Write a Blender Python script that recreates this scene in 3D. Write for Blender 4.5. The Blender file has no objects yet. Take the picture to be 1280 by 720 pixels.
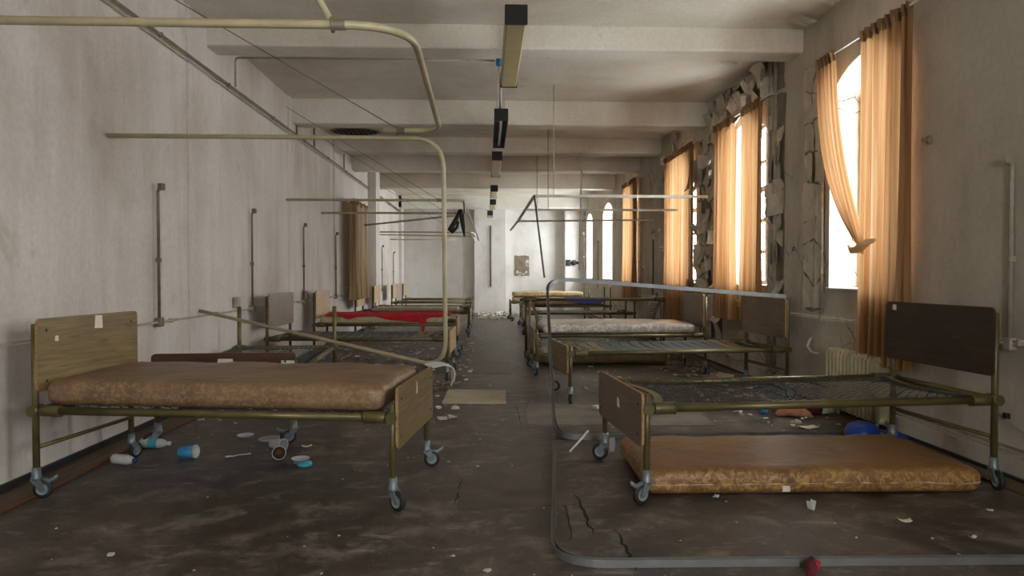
import bpy, bmesh, math, random
from mathutils import Vector, Matrix, noise
S = bpy.context.scene
COL = S.collection
PI = math.pi
R = math.radians

# ------------------------------------------------------------------ helpers
def lin(c):
    return c / 12.92 if c <= .04045 else ((c + .055) / 1.055) ** 2.4
def rgb(r, g, b):
    return (lin(r / 255), lin(g / 255), lin(b / 255), 1)

class MB:
    """collects shapes and links them as one mesh object"""
    def __init__(s):
        s.v = []; s.f = []; s.sm = []; s.mi = []; s.uv = {}
    def add(s, vs, fs, smooth=False, mi=0):
        o = len(s.v)
        s.v += [tuple(p) for p in vs]
        for f in fs:
            s.f.append(tuple(i + o for i in f)); s.sm.append(smooth); s.mi.append(mi)
        return o
    def box(s, x0, x1, y0, y1, z0, z1, mi=0, b=0, M=None):
        if b:
            bm = bmesh.new(); bmesh.ops.create_cube(bm, size=1)
            for v in bm.verts:
                v.co = Vector(((x0 + x1) / 2 + v.co.x * (x1 - x0), (y0 + y1) / 2 + v.co.y * (y1 - y0), (z0 + z1) / 2 + v.co.z * (z1 - z0)))
            bmesh.ops.bevel(bm, geom=bm.edges[:], offset=b, segments=2, affect='EDGES', profile=.5)
            bm.verts.index_update()
            vs = [v.co.copy() for v in bm.verts]; fs = [[v.index for v in f.verts] for f in bm.faces]; bm.free()
        else:
            vs = [Vector((x, y, z)) for x in (x0, x1) for y in (y0, y1) for z in (z0, z1)]
            fs = [(0, 1, 3, 2), (4, 6, 7, 5), (0, 4, 5, 1), (2, 3, 7, 6), (0, 2, 6, 4), (1, 5, 7, 3)]
        if M: vs = [M @ v for v in vs]
        s.add(vs, fs, False, mi)
        return s
    def tube(s, pts, r, n=10, mi=0, caps=True, closed=False, prof=None, up=None, smooth=True):
        pts = [Vector(p) for p in pts]
        m = len(pts)
        rs = r if isinstance(r, (list, tuple)) else [r] * m
        vs = []; nrm = None
        for i in range(m):
            if closed: t = pts[(i + 1) % m] - pts[i - 1]
            elif i == 0: t = pts[1] - pts[0]
            elif i == m - 1: t = pts[-1] - pts[-2]
            else: t = (pts[i + 1] - pts[i]).normalized() + (pts[i] - pts[i - 1]).normalized()
            if t.length < 1e-9: t = Vector((0, 0, 1))
            t.normalize()
            if up is not None:
                a = t.cross(Vector(up))
                if a.length < 1e-4: a = t.orthogonal()
                a.normalize()
            elif nrm is None: a = t.orthogonal().normalized()
            else:
                a = nrm - t * nrm.dot(t)
                a = a.normalized() if a.length > 1e-6 else t.orthogonal().normalized()
            nrm = a; b = a.cross(t).normalized() if up is not None else t.cross(a)
            if prof:
                for (p, q) in prof: vs.append(pts[i] + a * p + b * q)
            else:
                for k in range(n):
                    an = 2 * PI * k / n
                    vs.append(pts[i] + (a * math.cos(an) + b * math.sin(an)) * rs[i])
        if prof: n = len(prof); smooth = False
        fs = []
        for i in range(m if closed else m - 1):
            j = (i + 1) % m
            for k in range(n):
                l = (k + 1) % n
                fs.append((i * n + k, i * n + l, j * n + l, j * n + k))
        s.add(vs, fs, smooth, mi)
        if caps and not closed:
            o = len(s.v) - len(vs)
            s.f.append(tuple(o + k for k in range(n))[::-1]); s.sm.append(False); s.mi.append(mi)
            s.f.append(tuple(o + (m - 1) * n + k for k in range(n))); s.sm.append(False); s.mi.append(mi)
        return s
    def lathe(s, prof, n=20, M=None, mi=0, caps=False):
        vs = []
        for (r, z) in prof:
            for k in range(n):
                a = 2 * PI * k / n
                vs.append(Vector((r * math.cos(a), r * math.sin(a), z)))
        if M: vs = [M @ v for v in vs]
        fs = []
        for i in range(len(prof) - 1):
            for k in range(n):
                l = (k + 1) % n
                fs.append((i * n + k, i * n + l, (i + 1) * n + l, (i + 1) * n + k))
        if caps:
            fs.append(tuple(range(n))[::-1]); fs.append(tuple((len(prof) - 1) * n + k for k in range(n)))
        s.add(vs, fs, True, mi)
        return s
    def grid(s, fn, nu, nv, mi=0, smooth=True, uv=False, flip=False):
        vs = [fn(i / nu, j / nv) for j in range(nv + 1) for i in range(nu + 1)]
        o = len(s.v); fs = []
        for j in range(nv):
            for i in range(nu):
                q = (j * (nu + 1) + i, j * (nu + 1) + i + 1, (j + 1) * (nu + 1) + i + 1, (j + 1) * (nu + 1) + i)
                fs.append(q[::-1] if flip else q)
        s.add(vs, fs, smooth, mi)
        if uv:
            for j in range(nv + 1):
                for i in range(nu + 1): s.uv[o + j * (nu + 1) + i] = (i / nu, j / nv)
        return s
    def poly(s, pts, mi=0):
        s.add(pts, [tuple(range(len(pts)))], False, mi); return s
    def prism(s, pts, d, mi=0):
        """polygon extruded along the vector d"""
        n = len(pts); P = [Vector(p) for p in pts]; D = Vector(d)
        fs = [tuple(range(n))[::-1], tuple(range(n, 2 * n))]
        for i in range(n):
            j = (i + 1) % n; fs.append((i, j, n + j, n + i))
        s.add(P + [p + D for p in P], fs, False, mi); return s
    def mesh(s, name, mats):
        me = bpy.data.meshes.new(name)
        me.from_pydata(s.v, [], s.f)
        me.polygons.foreach_set('use_smooth', s.sm)
        me.polygons.foreach_set('material_index', s.mi)
        if s.uv:
            ul = me.uv_layers.new(name='UVMap')
            for lp in me.loops: ul.data[lp.index].uv = s.uv.get(lp.vertex_index, (0, 0))
        for m in (mats if isinstance(mats, (list, tuple)) else [mats]): me.materials.append(m)
        me.update()
        return me
    def build(s, name, mats, parent=None, loc=None, rot=None):
        return link(name, s.mesh(name, mats), parent, loc, rot)

def link(name, me, parent=None, loc=None, rot=None):
    o = bpy.data.objects.new(name, me); COL.objects.link(o)
    if parent: o.parent = parent
    if loc: o.location = loc
    if rot: o.rotation_euler = rot
    return o
def tag(o, label=None, cat=None, group=None, kind=None):
    if label: o['label'] = label
    if cat: o['category'] = cat
    if group: o['group'] = group
    if kind: o['kind'] = kind
    return o
def struct(o):
    o['kind'] = 'structure'; return o
def empty(name, loc, rot=(0, 0, 0), label=None, cat=None, group=None):
    o = bpy.data.objects.new(name, None); COL.objects.link(o)
    o.empty_display_size = .1; o.location = loc; o.rotation_euler = rot
    return tag(o, label, cat, group)
def copy_tree(o, parent=None):
    c = o.copy(); COL.objects.link(c)
    if parent: c.parent = parent
    for ch in list(o.children): copy_tree(ch, c)
    return c
def fillet(pts, r, n=8):
    """polyline with rounded corners"""
    P = [Vector(p) for p in pts]; out = [P[0]]
    for i in range(1, len(P) - 1):
        a = (P[i - 1] - P[i]); b = (P[i + 1] - P[i])
        d = min(r, a.length * .49, b.length * .49)
        p0 = P[i] + a.normalized() * d; p1 = P[i] + b.normalized() * d
        for k in range(n + 1):
            t = k / n
            out.append(p0 * (1 - t) ** 2 + P[i] * 2 * t * (1 - t) + p1 * t * t)
    out.append(P[-1]); return out
def nz(x, y, z, sc=1): return noise.noise(Vector((x * sc, y * sc, z * sc)))

# ------------------------------------------------------------------ materials
class NT:
    def __init__(s, name):
        s.m = bpy.data.materials.new(name); s.m.use_nodes = True
        s.t = s.m.node_tree; s.t.nodes.clear()
        s.out = s.n('ShaderNodeOutputMaterial')
    def n(s, ty, **kw):
        o = s.t.nodes.new(ty)
        for k, v in kw.items():
            if hasattr(o, k): setattr(o, k, v)
            else: o.inputs[k.replace('_', ' ')].default_value = v
        return o
    def l(s, a, b): s.t.links.new(a, b)
    def coord(s, scale=(1, 1, 1), kind='Object'):
        tc = s.n('ShaderNodeTexCoord'); mp = s.n('ShaderNodeMapping'); mp.inputs['Scale'].default_value = scale
        s.l(tc.outputs[kind], mp.inputs[0]); return mp.outputs[0]
    def noise(s, vec, scale, detail=4, rough=.55, dist=0):
        o = s.n('ShaderNodeTexNoise'); s.l(vec, o.inputs['Vector'])
        o.inputs['Scale'].default_value = scale; o.inputs['Detail'].default_value = detail
        o.inputs['Roughness'].default_value = rough; o.inputs['Distortion'].default_value = dist
        return o.outputs['Fac']
    def ramp(s, fac, stops):
        o = s.n('ShaderNodeValToRGB'); e = o.color_ramp.elements
        while len(e) < len(stops): e.new(.5)
        for i, (p, c) in enumerate(stops):
            e[i].position = p; e[i].color = c if len(c) == 4 else (*c, 1)
        s.l(fac, o.inputs[0]); return o.outputs[0]
    def mix(s, a, b, fac, mode='MIX'):
        o = s.n('ShaderNodeMix', data_type='RGBA', blend_type=mode)
        for v, i in ((fac, 0), (a, 6), (b, 7)):
            if isinstance(v, (int, float)): o.inputs[i].default_value = v
            elif isinstance(v, tuple): o.inputs[i].default_value = v
            else: s.l(v, o.inputs[i])
        return o.outputs[2]
    def bsdf(s, col, rough=.6, metal=0, bump=None, bs=.3, bd=.01, spec=.5):
        p = s.n('ShaderNodeBsdfPrincipled')
        for v, k in ((col, 'Base Color'), (rough, 'Roughness'), (metal, 'Metallic'), (spec, 'Specular IOR Level')):
            if isinstance(v, (int, float, tuple)): p.inputs[k].default_value = v
            else: s.l(v, p.inputs[k])
        if bump is not None:
            b = s.n('ShaderNodeBump'); b.inputs['Strength'].default_value = bs; b.inputs['Distance'].default_value = bd
            s.l(bump, b.inputs['Height']); s.l(b.outputs[0], p.inputs['Normal'])
        s.l(p.outputs[0], s.out.inputs[0]); return p

W1, K0 = (1, 1, 1, 1), (0, 0, 0, 1)
def simple(name, col, rough=.6, metal=0, var=.25, sc=12, bs=.15, spec=.5):
    t = NT(name); v = t.coord()
    n = t.noise(v, sc, 5, .6)
    d = tuple(c * (1 - var) for c in col[:3]) + (1,); h = tuple(min(1, c * (1 + var * .6)) for c in col[:3]) + (1,)
    t.bsdf(t.ramp(n, [(.3, d), (.7, h)]), rough, metal, n, bs, .004, spec)
    return t.m
def plaster(name, base, stain, light, cracks=0.0, streak=.5):
    t = NT(name); v = t.coord(); vs = t.coord((1, 1, .12))
    big = t.noise(v, .55, 5, .6, .4); st = t.noise(vs, 2.6, 6, .65, .2); fine = t.noise(v, 24, 5, .6); patch = t.noise(v, 1.7, 7, .68, .6)
    c = t.ramp(big, [(.32, stain), (.52, base), (.72, light)])
    c = t.mix(c, t.ramp(st, [(.36, stain), (.6, light)]), streak * .55)
    c = t.mix(c, t.ramp(patch, [(.55, base), (.66, stain)]), t.ramp(patch, [(.58, K0), (.7, (.6, .6, .6, 1))]))
    c = t.mix(c, t.ramp(fine, [(.3, (.8, .8, .8, 1)), (.65, W1)]), .55, 'MULTIPLY')
    h = t.mix(fine, patch, .5)
    if cracks:
        tc = t.n('ShaderNodeTexCoord'); w = t.n('ShaderNodeTexNoise'); t.l(tc.outputs['Object'], w.inputs['Vector']); w.inputs['Scale'].default_value = 2.2; w.inputs['Detail'].default_value = 5
        wm = t.n('ShaderNodeMix', data_type='VECTOR'); wm.inputs[0].default_value = .22
        t.l(tc.outputs['Object'], wm.inputs[4]); t.l(w.outputs['Color'], wm.inputs[5])
        vo = t.n('ShaderNodeTexVoronoi', feature='DISTANCE_TO_EDGE'); vo.inputs['Scale'].default_value = 2.6
        t.l(wm.outputs[1], vo.inputs['Vector'])
        gate = t.noise(v, .8, 3)
        line = t.ramp(vo.outputs['Distance'], [(.0, W1), (.004, W1), (.010, K0)])
        line = t.mix(line, t.ramp(gate, [(.48, K0), (.56, W1)]), 1.0, 'MULTIPLY')
        c = t.mix(c, rgb(48, 42, 36), t.mix(line, (cracks,) * 3 + (1,), 1.0, 'MULTIPLY'))
        h = t.mix(h, K0, line)
    t.bsdf(c, .85, 0, h, .25, .012, .25)
    return t.m
def wood(name, a, b, c3, axis=1, rough=.4, sc=1.0):
    t = NT(name)
    s = [26 * sc] * 3; s[axis] = 1.6 * sc
    v = t.coord(tuple(s)); n = t.noise(v, 1.4, 6, .65, 1.2); n2 = t.noise(t.coord((3, 3, 3)), 1.5, 3)
    c = t.ramp(n, [(.28, a), (.5, b), (.72, c3)])
    c = t.mix(c, t.ramp(n2, [(.3, (.72, .7, .68, 1)), (.7, W1)]), .6, 'MULTIPLY')
    t.bsdf(c, rough, 0, n, .08, .002)
    return t.m

M = {}
M['wall_left'] = plaster('wall_left_plaster', rgb(208, 198, 189), rgb(176, 163, 149), rgb(220, 214, 208), 0, .62)
M['wall_right'] = plaster('wall_right_plaster', rgb(190, 179, 162), rgb(156, 144, 126), rgb(206, 198, 184), .9, .6)
M['wall_right_plain'] = plaster('wall_right_smooth_plaster', rgb(188, 178, 161), rgb(166, 154, 136), rgb(200, 192, 177), 0, .35)
M['wall_back'] = plaster('wall_back_plaster', rgb(218, 215, 210), rgb(190, 183, 174), rgb(232, 230, 227), 0, .3)
M['ceiling'] = plaster('ceiling_paint', rgb(212, 203, 188), rgb(184, 172, 153), rgb(224, 217, 205), 0, .2)
M['beam_pale'] = plaster('pale_beam_paint', rgb(222, 222, 210), rgb(206, 204, 190), rgb(232, 232, 224), 0, .2)  # far beam: ceiling paint whitened, window light put into the colour
M['flake'] = simple('peeled_paint', rgb(196, 186, 168), .8, 0, .25, 6)
M['bare'] = simple('bare_plaster', rgb(132, 118, 100), .9, 0, .4, 5)
M['olive'] = simple('olive_enamel', rgb(96, 86, 50), .38, .3, .35, 7)
M['olive_dark'] = simple('olive_enamel_dull', rgb(84, 74, 44), .45, .3, .35, 7)
M['cream_metal'] = simple('cream_enamel', rgb(176, 164, 130), .4, .1, .2, 6)
M['alu'] = simple('weathered_aluminium', rgb(128, 128, 126), .45, .6, .2, 5)
M['alu_dark'] = simple('tarnished_aluminium', rgb(112, 108, 100), .45, .6, .25, 5)
M['pipe'] = simple('painted_pipe', rgb(160, 150, 132), .5, 0, .3, 9)
M['pipe_dark'] = simple('dirty_pipe', rgb(112, 100, 84), .5, .2, .3, 9)
M['wire'] = simple('spring_wire', rgb(92, 92, 90), .4, .8, .2, 10)
M['caster_metal'] = simple('caster_metal', rgb(120, 128, 130), .4, .4, .25, 16)
M['rubber'] = simple('black_rubber', rgb(30, 30, 31), .6, 0, .3, 20)
M['hub'] = simple('grey_plastic_hub', rgb(126, 132, 136), .5, 0, .2, 20)
M['black'] = simple('black_metal', rgb(22, 21, 20), .5, .2, .3, 9)
M['oak'] = wood('oak_laminate', rgb(92, 76, 48), rgb(122, 102, 66), rgb(144, 124, 84))
M['oak_light'] = wood('pale_laminate', rgb(170, 140, 100), rgb(196, 166, 124), rgb(210, 184, 142))
M['brown_board'] = wood('dark_brown_laminate', rgb(40, 29, 20), rgb(54, 40, 28), rgb(68, 52, 38))
M['brown_mid'] = wood('mid_brown_laminate', rgb(92, 72, 52), rgb(112, 90, 66), rgb(128, 104, 78))
M['greybrown'] = wood('grey_brown_laminate', rgb(104, 86, 72), rgb(122, 104, 88), rgb(134, 116, 100))
M['red_wood'] = wood('dark_red_wood', rgb(58, 36, 18), rgb(74, 46, 24), rgb(90, 58, 32))
M['chip_edge'] = simple('chipboard_edge', rgb(150, 118, 78), .8, 0, .4, 60)
M['plank'] = wood('floor_plank', rgb(62, 50, 36), rgb(92, 74, 52), rgb(110, 88, 60), 1, .6, .6)
M['plank_edge'] = wood('orange_pine', rgb(70, 44, 24), rgb(98, 62, 34), rgb(118, 78, 46), 1, .6, .6)
M['tar'] = simple('black_skirting', rgb(26, 25, 25), .6, 0, .3, 8)
M['paper'] = simple('yellowed_paper', rgb(216, 208, 188), .8, 0, .15, 20)
M['white'] = simple('white_plastic', rgb(200, 200, 196), .4, 0, .12, 10)
M['white_paint'] = simple('white_window_paint', rgb(196, 192, 184), .5, 0, .2, 9)
M['bar_paint'] = simple('grimy_window_paint', rgb(122, 118, 110), .6, 0, .3, 9)  # window white darkened in colour so backlit bars show against bright panes
M['track_pale'] = simple('pale_track_paint', rgb(186, 182, 172), .45, .1, .2, 6)
M['radiator'] = simple('cream_radiator_enamel', rgb(176, 166, 132), .4, .0, .25, 7)
M['red'] = simple('red_cloth', rgb(176, 18, 30), .9, 0, .3, 9)
M['blue'] = simple('blue_plastic', rgb(20, 62, 150), .35, 0, .25, 9)
M['blue_cloth'] = simple('navy_cloth', rgb(44, 56, 120), .85, 0, .35, 14)
M['cup_blue'] = simple('blue_paper_cup', rgb(52, 138, 184), .5, 0, .25, 40)
M['cup_brown'] = simple('stained_cup_inside', rgb(86, 60, 34), .6, 0, .3, 20)
M['navy_cap'] = simple('dark_blue_cap', rgb(32, 48, 110), .4, 0, .2, 20)
M['teal'] = simple('teal_plastic', rgb(70, 160, 176), .4, 0, .2, 20)
M['maroon'] = simple('maroon_cloth', rgb(90, 18, 34), .9, 0, .3, 12)
M['salmon'] = simple('salmon_cloth', rgb(196, 138, 104), .9, 0, .35, 14)
M['deck_blue'] = simple('blue_grey_webbing', rgb(70, 80, 82), .7, .1, .3, 14)
M['deck_tan'] = simple('tan_webbing', rgb(112, 101, 68), .6, .1, .3, 10)
M['light_board'] = simple('pale_hardboard', rgb(176, 166, 140), .7, 0, .2, 4)
M['debris'] = simple('white_plaster_crumbs', rgb(190, 184, 172), .9, 0, .3, 6)
M['debris_brown'] = simple('brown_plaster_crumbs', rgb(118, 102, 80), .9, 0, .4, 6)

def mattress_mat(name, a, b, c, scale=16, rough=.45):
    t = NT(name); v = t.coord(); n = t.noise(v, scale, 6, .7, 1.4); n2 = t.noise(v, 2.2, 4, .6)
    vo = t.n('ShaderNodeTexVoronoi', feature='SMOOTH_F1'); vo.inputs['Scale'].default_value = scale * 1.1; t.l(v, vo.inputs['Vector'])
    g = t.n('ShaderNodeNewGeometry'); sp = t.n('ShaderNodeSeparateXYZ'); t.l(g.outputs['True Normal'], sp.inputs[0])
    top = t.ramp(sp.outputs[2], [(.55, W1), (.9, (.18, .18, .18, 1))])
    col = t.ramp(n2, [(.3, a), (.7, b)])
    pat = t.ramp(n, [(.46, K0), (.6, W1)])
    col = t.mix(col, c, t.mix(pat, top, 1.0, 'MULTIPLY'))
    t.bsdf(col, rough, 0, n, .15, .004)
    return t.m
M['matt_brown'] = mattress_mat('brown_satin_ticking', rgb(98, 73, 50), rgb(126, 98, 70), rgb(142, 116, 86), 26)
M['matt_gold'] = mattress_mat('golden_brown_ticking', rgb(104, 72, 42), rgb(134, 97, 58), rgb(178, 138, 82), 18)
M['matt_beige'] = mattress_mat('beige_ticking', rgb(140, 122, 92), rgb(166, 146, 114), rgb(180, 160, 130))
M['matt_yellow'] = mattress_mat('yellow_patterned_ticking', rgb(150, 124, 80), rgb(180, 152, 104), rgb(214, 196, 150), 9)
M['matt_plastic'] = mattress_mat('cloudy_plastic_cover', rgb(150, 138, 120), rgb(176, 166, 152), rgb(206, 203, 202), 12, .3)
M['piping'] = simple('pale_piping', rgb(186, 164, 136), .7, 0, .15, 20)

def floor_mat():
    t = NT('worn_linoleum'); v = t.coord(); vy = t.coord((1.4, .5, 1))
    big = t.noise(vy, .9, 6, .6, .5); mid = t.noise(v, 3.5, 7, .7, .4); fine = t.noise(v, 55, 4, .7); scr = t.noise(t.coord((1.6, 3.4, 1)), 2.6, 7, .72, .5)
    c = t.ramp(big, [(.3, rgb(46, 38, 32)), (.5, rgb(76, 66, 57)), (.68, rgb(116, 105, 94))])
    c = t.mix(c, t.ramp(mid, [(.36, rgb(36, 30, 26)), (.52, rgb(74, 65, 57)), (.66, rgb(134, 124, 113))]), .6)
    c = t.mix(c, rgb(156, 148, 137), t.ramp(scr, [(.55, K0), (.72, (.6, .6, .6, 1))]))
    bl = t.noise(v, 9, 6, .75, .8)
    c = t.mix(c, rgb(30, 25, 21), t.ramp(bl, [(.56, K0), (.70, (.75, .75, .75, 1))]))
    c = t.mix(c, rgb(170, 162, 150), t.ramp(fine, [(.62, K0), (.74, (.6, .6, .6, 1))]))
    t.bsdf(c, t.ramp(mid, [(.3, (.34,) * 3 + (1,)), (.7, (.62,) * 3 + (1,))]), 0, t.mix(mid, fine, .35), .25, .006, .4)
    return t.m
M['floor'] = floor_mat()
M['lino_patch'] = simple('lino_patch', rgb(80, 70, 60), .5, 0, .5, 3)
M['lino_light'] = simple('worn_pale_lino', rgb(112, 103, 90), .55, 0, .5, 3)
M['crack'] = simple('dark_gap', rgb(16, 13, 11), .9, 0, .3, 10)

def cloth_mat(name, a, b, c, trans=.55, stripes=26, thin=1.0):
    t = NT(name); uv = t.coord((stripes, .6, 1), 'UV'); n = t.noise(uv, 1.0, 4, .6, .2)
    fine = t.noise(t.coord((stripes * 7, 3, 1), 'UV'), 1.0, 3)
    col = t.ramp(n, [(.32, a), (.5, b), (.68, c)])
    col = t.mix(col, t.ramp(fine, [(.3, (.8, .8, .8, 1)), (.7, W1)]), .6, 'MULTIPLY')
    d = t.n('ShaderNodeBsdfDiffuse'); tr = t.n('ShaderNodeBsdfTranslucent'); mx = t.n('ShaderNodeMixShader')
    t.l(col, d.inputs[0]); t.l(t.mix(col, (thin, thin, thin, 1), 1.0, 'MULTIPLY'), tr.inputs[0]); mx.inputs[0].default_value = trans
    t.l(d.outputs[0], mx.inputs[1]); t.l(tr.outputs[0], mx.inputs[2]); t.l(mx.outputs[0], t.out.inputs[0])
    return t.m
M['curtain'] = cloth_mat('orange_curtain_cloth', rgb(180, 126, 78), rgb(210, 163, 114), rgb(230, 196, 158), .5, 26, .34)
M['curtain_knot'] = simple('pale_orange_cloth', rgb(226, 186, 140), .9, 0, .25, 14)
M['curtain_head'] = cloth_mat('brown_heading_tape', rgb(120, 92, 62), rgb(140, 110, 78), rgb(160, 130, 96), .15, 60)
M['curtain_beige'] = cloth_mat('beige_striped_cloth', rgb(104, 74, 48), rgb(176, 150, 118), rgb(214, 196, 168), .2, 12)

def glass_mat(name, tint=(1, 1, 1, 1), amt=.1):
    t = NT(name); g = t.n('ShaderNodeBsdfGlossy'); g.inputs['Roughness'].default_value = .03
    tr = t.n('ShaderNodeBsdfTransparent'); tr.inputs[0].default_value = tint
    mx = t.n('ShaderNodeMixShader'); mx.inputs[0].default_value = amt
    t.l(tr.outputs[0], mx.inputs[1]); t.l(g.outputs[0], mx.inputs[2]); t.l(mx.outputs[0], t.out.inputs[0])
    return t.m
M['glass'] = glass_mat('window_glass', (.96, .97, .97, 1), .06)
def cloudy_mat(name):
    t = NT(name); d = t.n('ShaderNodeBsdfPrincipled'); d.inputs['Base Color'].default_value = rgb(205, 208, 206); d.inputs['Roughness'].default_value = .25
    tr = t.n('ShaderNodeBsdfTransparent'); mx = t.n('ShaderNodeMixShader'); mx.inputs[0].default_value = .4
    t.l(tr.outputs[0], mx.inputs[1]); t.l(d.outputs[0], mx.inputs[2]); t.l(mx.outputs[0], t.out.inputs[0])
    return t.m
M['clear_plastic'] = cloudy_mat('clear_plastic')
M['diffuser'] = simple('yellowed_diffuser', rgb(186, 170, 126), .45, 0, .15, 3)

# ------------------------------------------------------------------ the room
XL, XR, YB, YF, ZC = -2.92, 3.40, 24.0, -3.2, 3.95
WT = .42                                             # wall thickness
WIN = [(5.42, 6.66), (8.15, 9.62), (10.98, 12.4), (15.25, 16.6), (18.3, 19.85), (21.8, 23.1), (-.75, .6)]  # last one is out of view beside the camera, added for fill light
ZS, ZSP, RISE = 1.17, 3.06, .26

def arch(y0, y1, n=12, inset=0, z0=None):
    """outline of an opening from lower far corner over the arch to the lower near corner"""
    ys, ye = y0 + inset, y1 - inset
    pts = [(ys, (ZS + inset) if z0 is None else z0)]
    for k in range(n + 1):
        t = k / n; y = ys + (ye - ys) * t
        pts.append((y, ZSP - inset * .6 + RISE * max(0, 1 - (2 * t - 1) ** 2) ** .92))
    pts.append((ye, (ZS + inset) if z0 is None else z0))
    return pts

def right_wall():
    m = MB(); X0, X1 = XR, XR + WT
    q = lambda y: 0 if y > 5.5 else 1
    ws = sorted(WIN); prev = YF - .3
    for (a, b) in ws + [(YB + .5, None)]:
        m.box(X0, X1, prev, a, 0, ZC + .1, q(prev + 1.8))
        if b is None: break
        m.box(X0, X1, a, b, 0, ZS, q(b))
        pts = arch(a, b)[1:-1]
        poly = [(X0, y, z) for y, z in pts] + [(X0, b, ZC + .1), (X0, a, ZC + .1)]
        for i in range(len(pts) - 1):
            (ya, za), (yb, zb) = pts[i], pts[i + 1]
            m.add([(X0, ya, za), (X0, yb, zb), (X0, yb, ZC + .1), (X0, ya, ZC + .1)], [(0, 1, 2, 3)])
            m.add([(X1, ya, za), (X1, yb, zb), (X1, yb, ZC + .1), (X1, ya, ZC + .1)], [(3, 2, 1, 0)])
            m.add([(X0, ya, za), (X0, yb, zb), (X1, yb, zb), (X1, ya, za)], [(3, 2, 1, 0)])
        prev = b
    return struct(m.build('wall_right', [M['wall_right'], M['wall_right_plain']]))
right_wall()

m = MB(); m.box(XL - .3, XL, YF - .3, YB + .5, 0, ZC + .1)
for (a, b, d) in ((6.8, 7.27, .02), (10.2, 10.65, .02), (13.2, 13.65, .02), (17.0, 17.6, .2), (22.9, 23.5, .1)):
    m.box(XL - .02, XL + d, a, b, 0, ZC, b=.005)
struct(m.build('wall_left', M['wall_left']))
m = MB(); m.box(XL - .3, XR + WT, YB, YB + .3, 0, ZC + .1)
m.box(-.42, .68, YB - .45, YB + .05, 0, ZC, b=.01); m.box(2.72, XR + .02, YB - .45, YB + .05, 0, ZC, b=.01)
struct(m.build('wall_back', M['wall_back']))
mm = MB(); FILL_GAP = [(.2, 1.0)]  # unseen opening behind the camera, added for fill light
for (a, b) in ((XL - .3, .2), (1.0, XR + WT)): mm.box(a, b, YF - .3, YF, 0, ZC + .1)
for (a, b) in FILL_GAP: mm.box(a, b, YF - .3, YF, 0, .95); mm.box(a, b, YF - .3, YF, 3.3, ZC + .1)
struct(mm.build('wall_front', M['wall_left']))
struct(MB().box(XL - .3, XR + WT, YF - .3, YB + .5, -.2, 0).build('floor', M['floor']))
struct(MB().box(XL - .3, XR + WT, YF - .3, YB + .5, ZC, ZC + .3).build('ceiling', M['ceiling']))
for (ya, yb, z) in ((7.25, 7.6, 3.70), (10.38, 10.72, 3.585), (13.2, 13.55, 3.665), (15.0, 15.35, 3.59), (17.95, 18.3, 3.57), (22.9, 23.3, 3.53), (4.1, 4.45, 3.74), (1.0, 1.35, 3.7)):
    mm = MB().box(XL - .02, XR + .02, ya, yb, z, ZC + .02, b=.025)
    struct(mm.build('ceiling_beam', M['ceiling'] if ya != 22.9 else M['beam_pale']))
# left and right floor margins: plank along the wall and a low black skirting
struct(MB().box(XL, XL + .025, YF, YB, 0, .055).build('baseboard_left', M['tar']))
struct(MB().box(XL, XL + .215, YF, YB, 0, .012).build('trim_1', M['plank']))
struct(MB().box(XL + .215, XL + .255, YF, YB, 0, .02, b=.004).build('trim_2', M['plank_edge']))
mm = MB().box(XR - .022, XR, YF, YB, .03, .13); mm.box(XR - .03, XR, YF, YB, .13, .15)
struct(mm.build('baseboard_right', M['wall_right']))
struct(MB().box(XR - .05, XR, YF, YB, 0, .03).build('trim_3', M['tar']))
struct(MB().box(XR - .21, XR - .05, YF, YB, 0, .012).build('trim_4', M['plank']))
# patched linoleum
for nm, pts, mat in (('floor_patch', [(-.17, 3.82), (.5, 3.86), (.47, 4.82), (-.16, 4.42)], M['lino_patch']),
                     ('floor_patch', [(.36, 5.95), (2.0, 5.85), (2.05, 6.7), (.42, 6.95)], M['lino_light']),
                     ('floor_patch', [(-.75, 9.2), (.3, 9.0), (.35, 10.4), (-.6, 10.6)], M['lino_patch'])):
    P = []
    for i in range(len(pts)):
        a, b = pts[i], pts[(i + 1) % len(pts)]
        for k in range(10):
            t = k / 10; x = a[0] + (b[0] - a[0]) * t; y = a[1] + (b[1] - a[1]) * t
            P.append((x + .012 * nz(x, y, 3, 9), y + .02 * nz(x, y, 7, 9), 0.0005))
    struct(MB().prism(P, (0, 0, .003), 0).build(nm, mat))
def slit(pts, w):
    up_, dn = [], []
    for i, (x, y) in enumerate(pts):
        t = i / (len(pts) - 1); ww = w * math.sin(PI * min(1, max(.02, t))) * (.6 + .8 * abs(nz(x, y, 1, 14)))
        up_.append((x + ww, y, .0008)); dn.append((x - ww, y, .0008))
    return MB().prism(up_ + dn[::-1], (0, 0, .002))
def path(a, b, n=14, j=.02):
    return [(a[0] + (b[0] - a[0]) * i / n + j * nz(i * .7, a[0], 2), a[1] + (b[1] - a[1]) * i / n) for i in range(n + 1)]
for a, b, w in (((.53, 4.05), (.545, 3.4), .011), ((.665, 3.48), (.67, 2.98), .010), ((.29, 6.8), (.31, 5.9), .004), ((.42, 3.35), (.46, 4.1), .004), ((-.18, 3.82), (-.16, 4.42), .003)):
    struct(slit(path(a, b), w).build('floor_crack', M['crack']))

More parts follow.
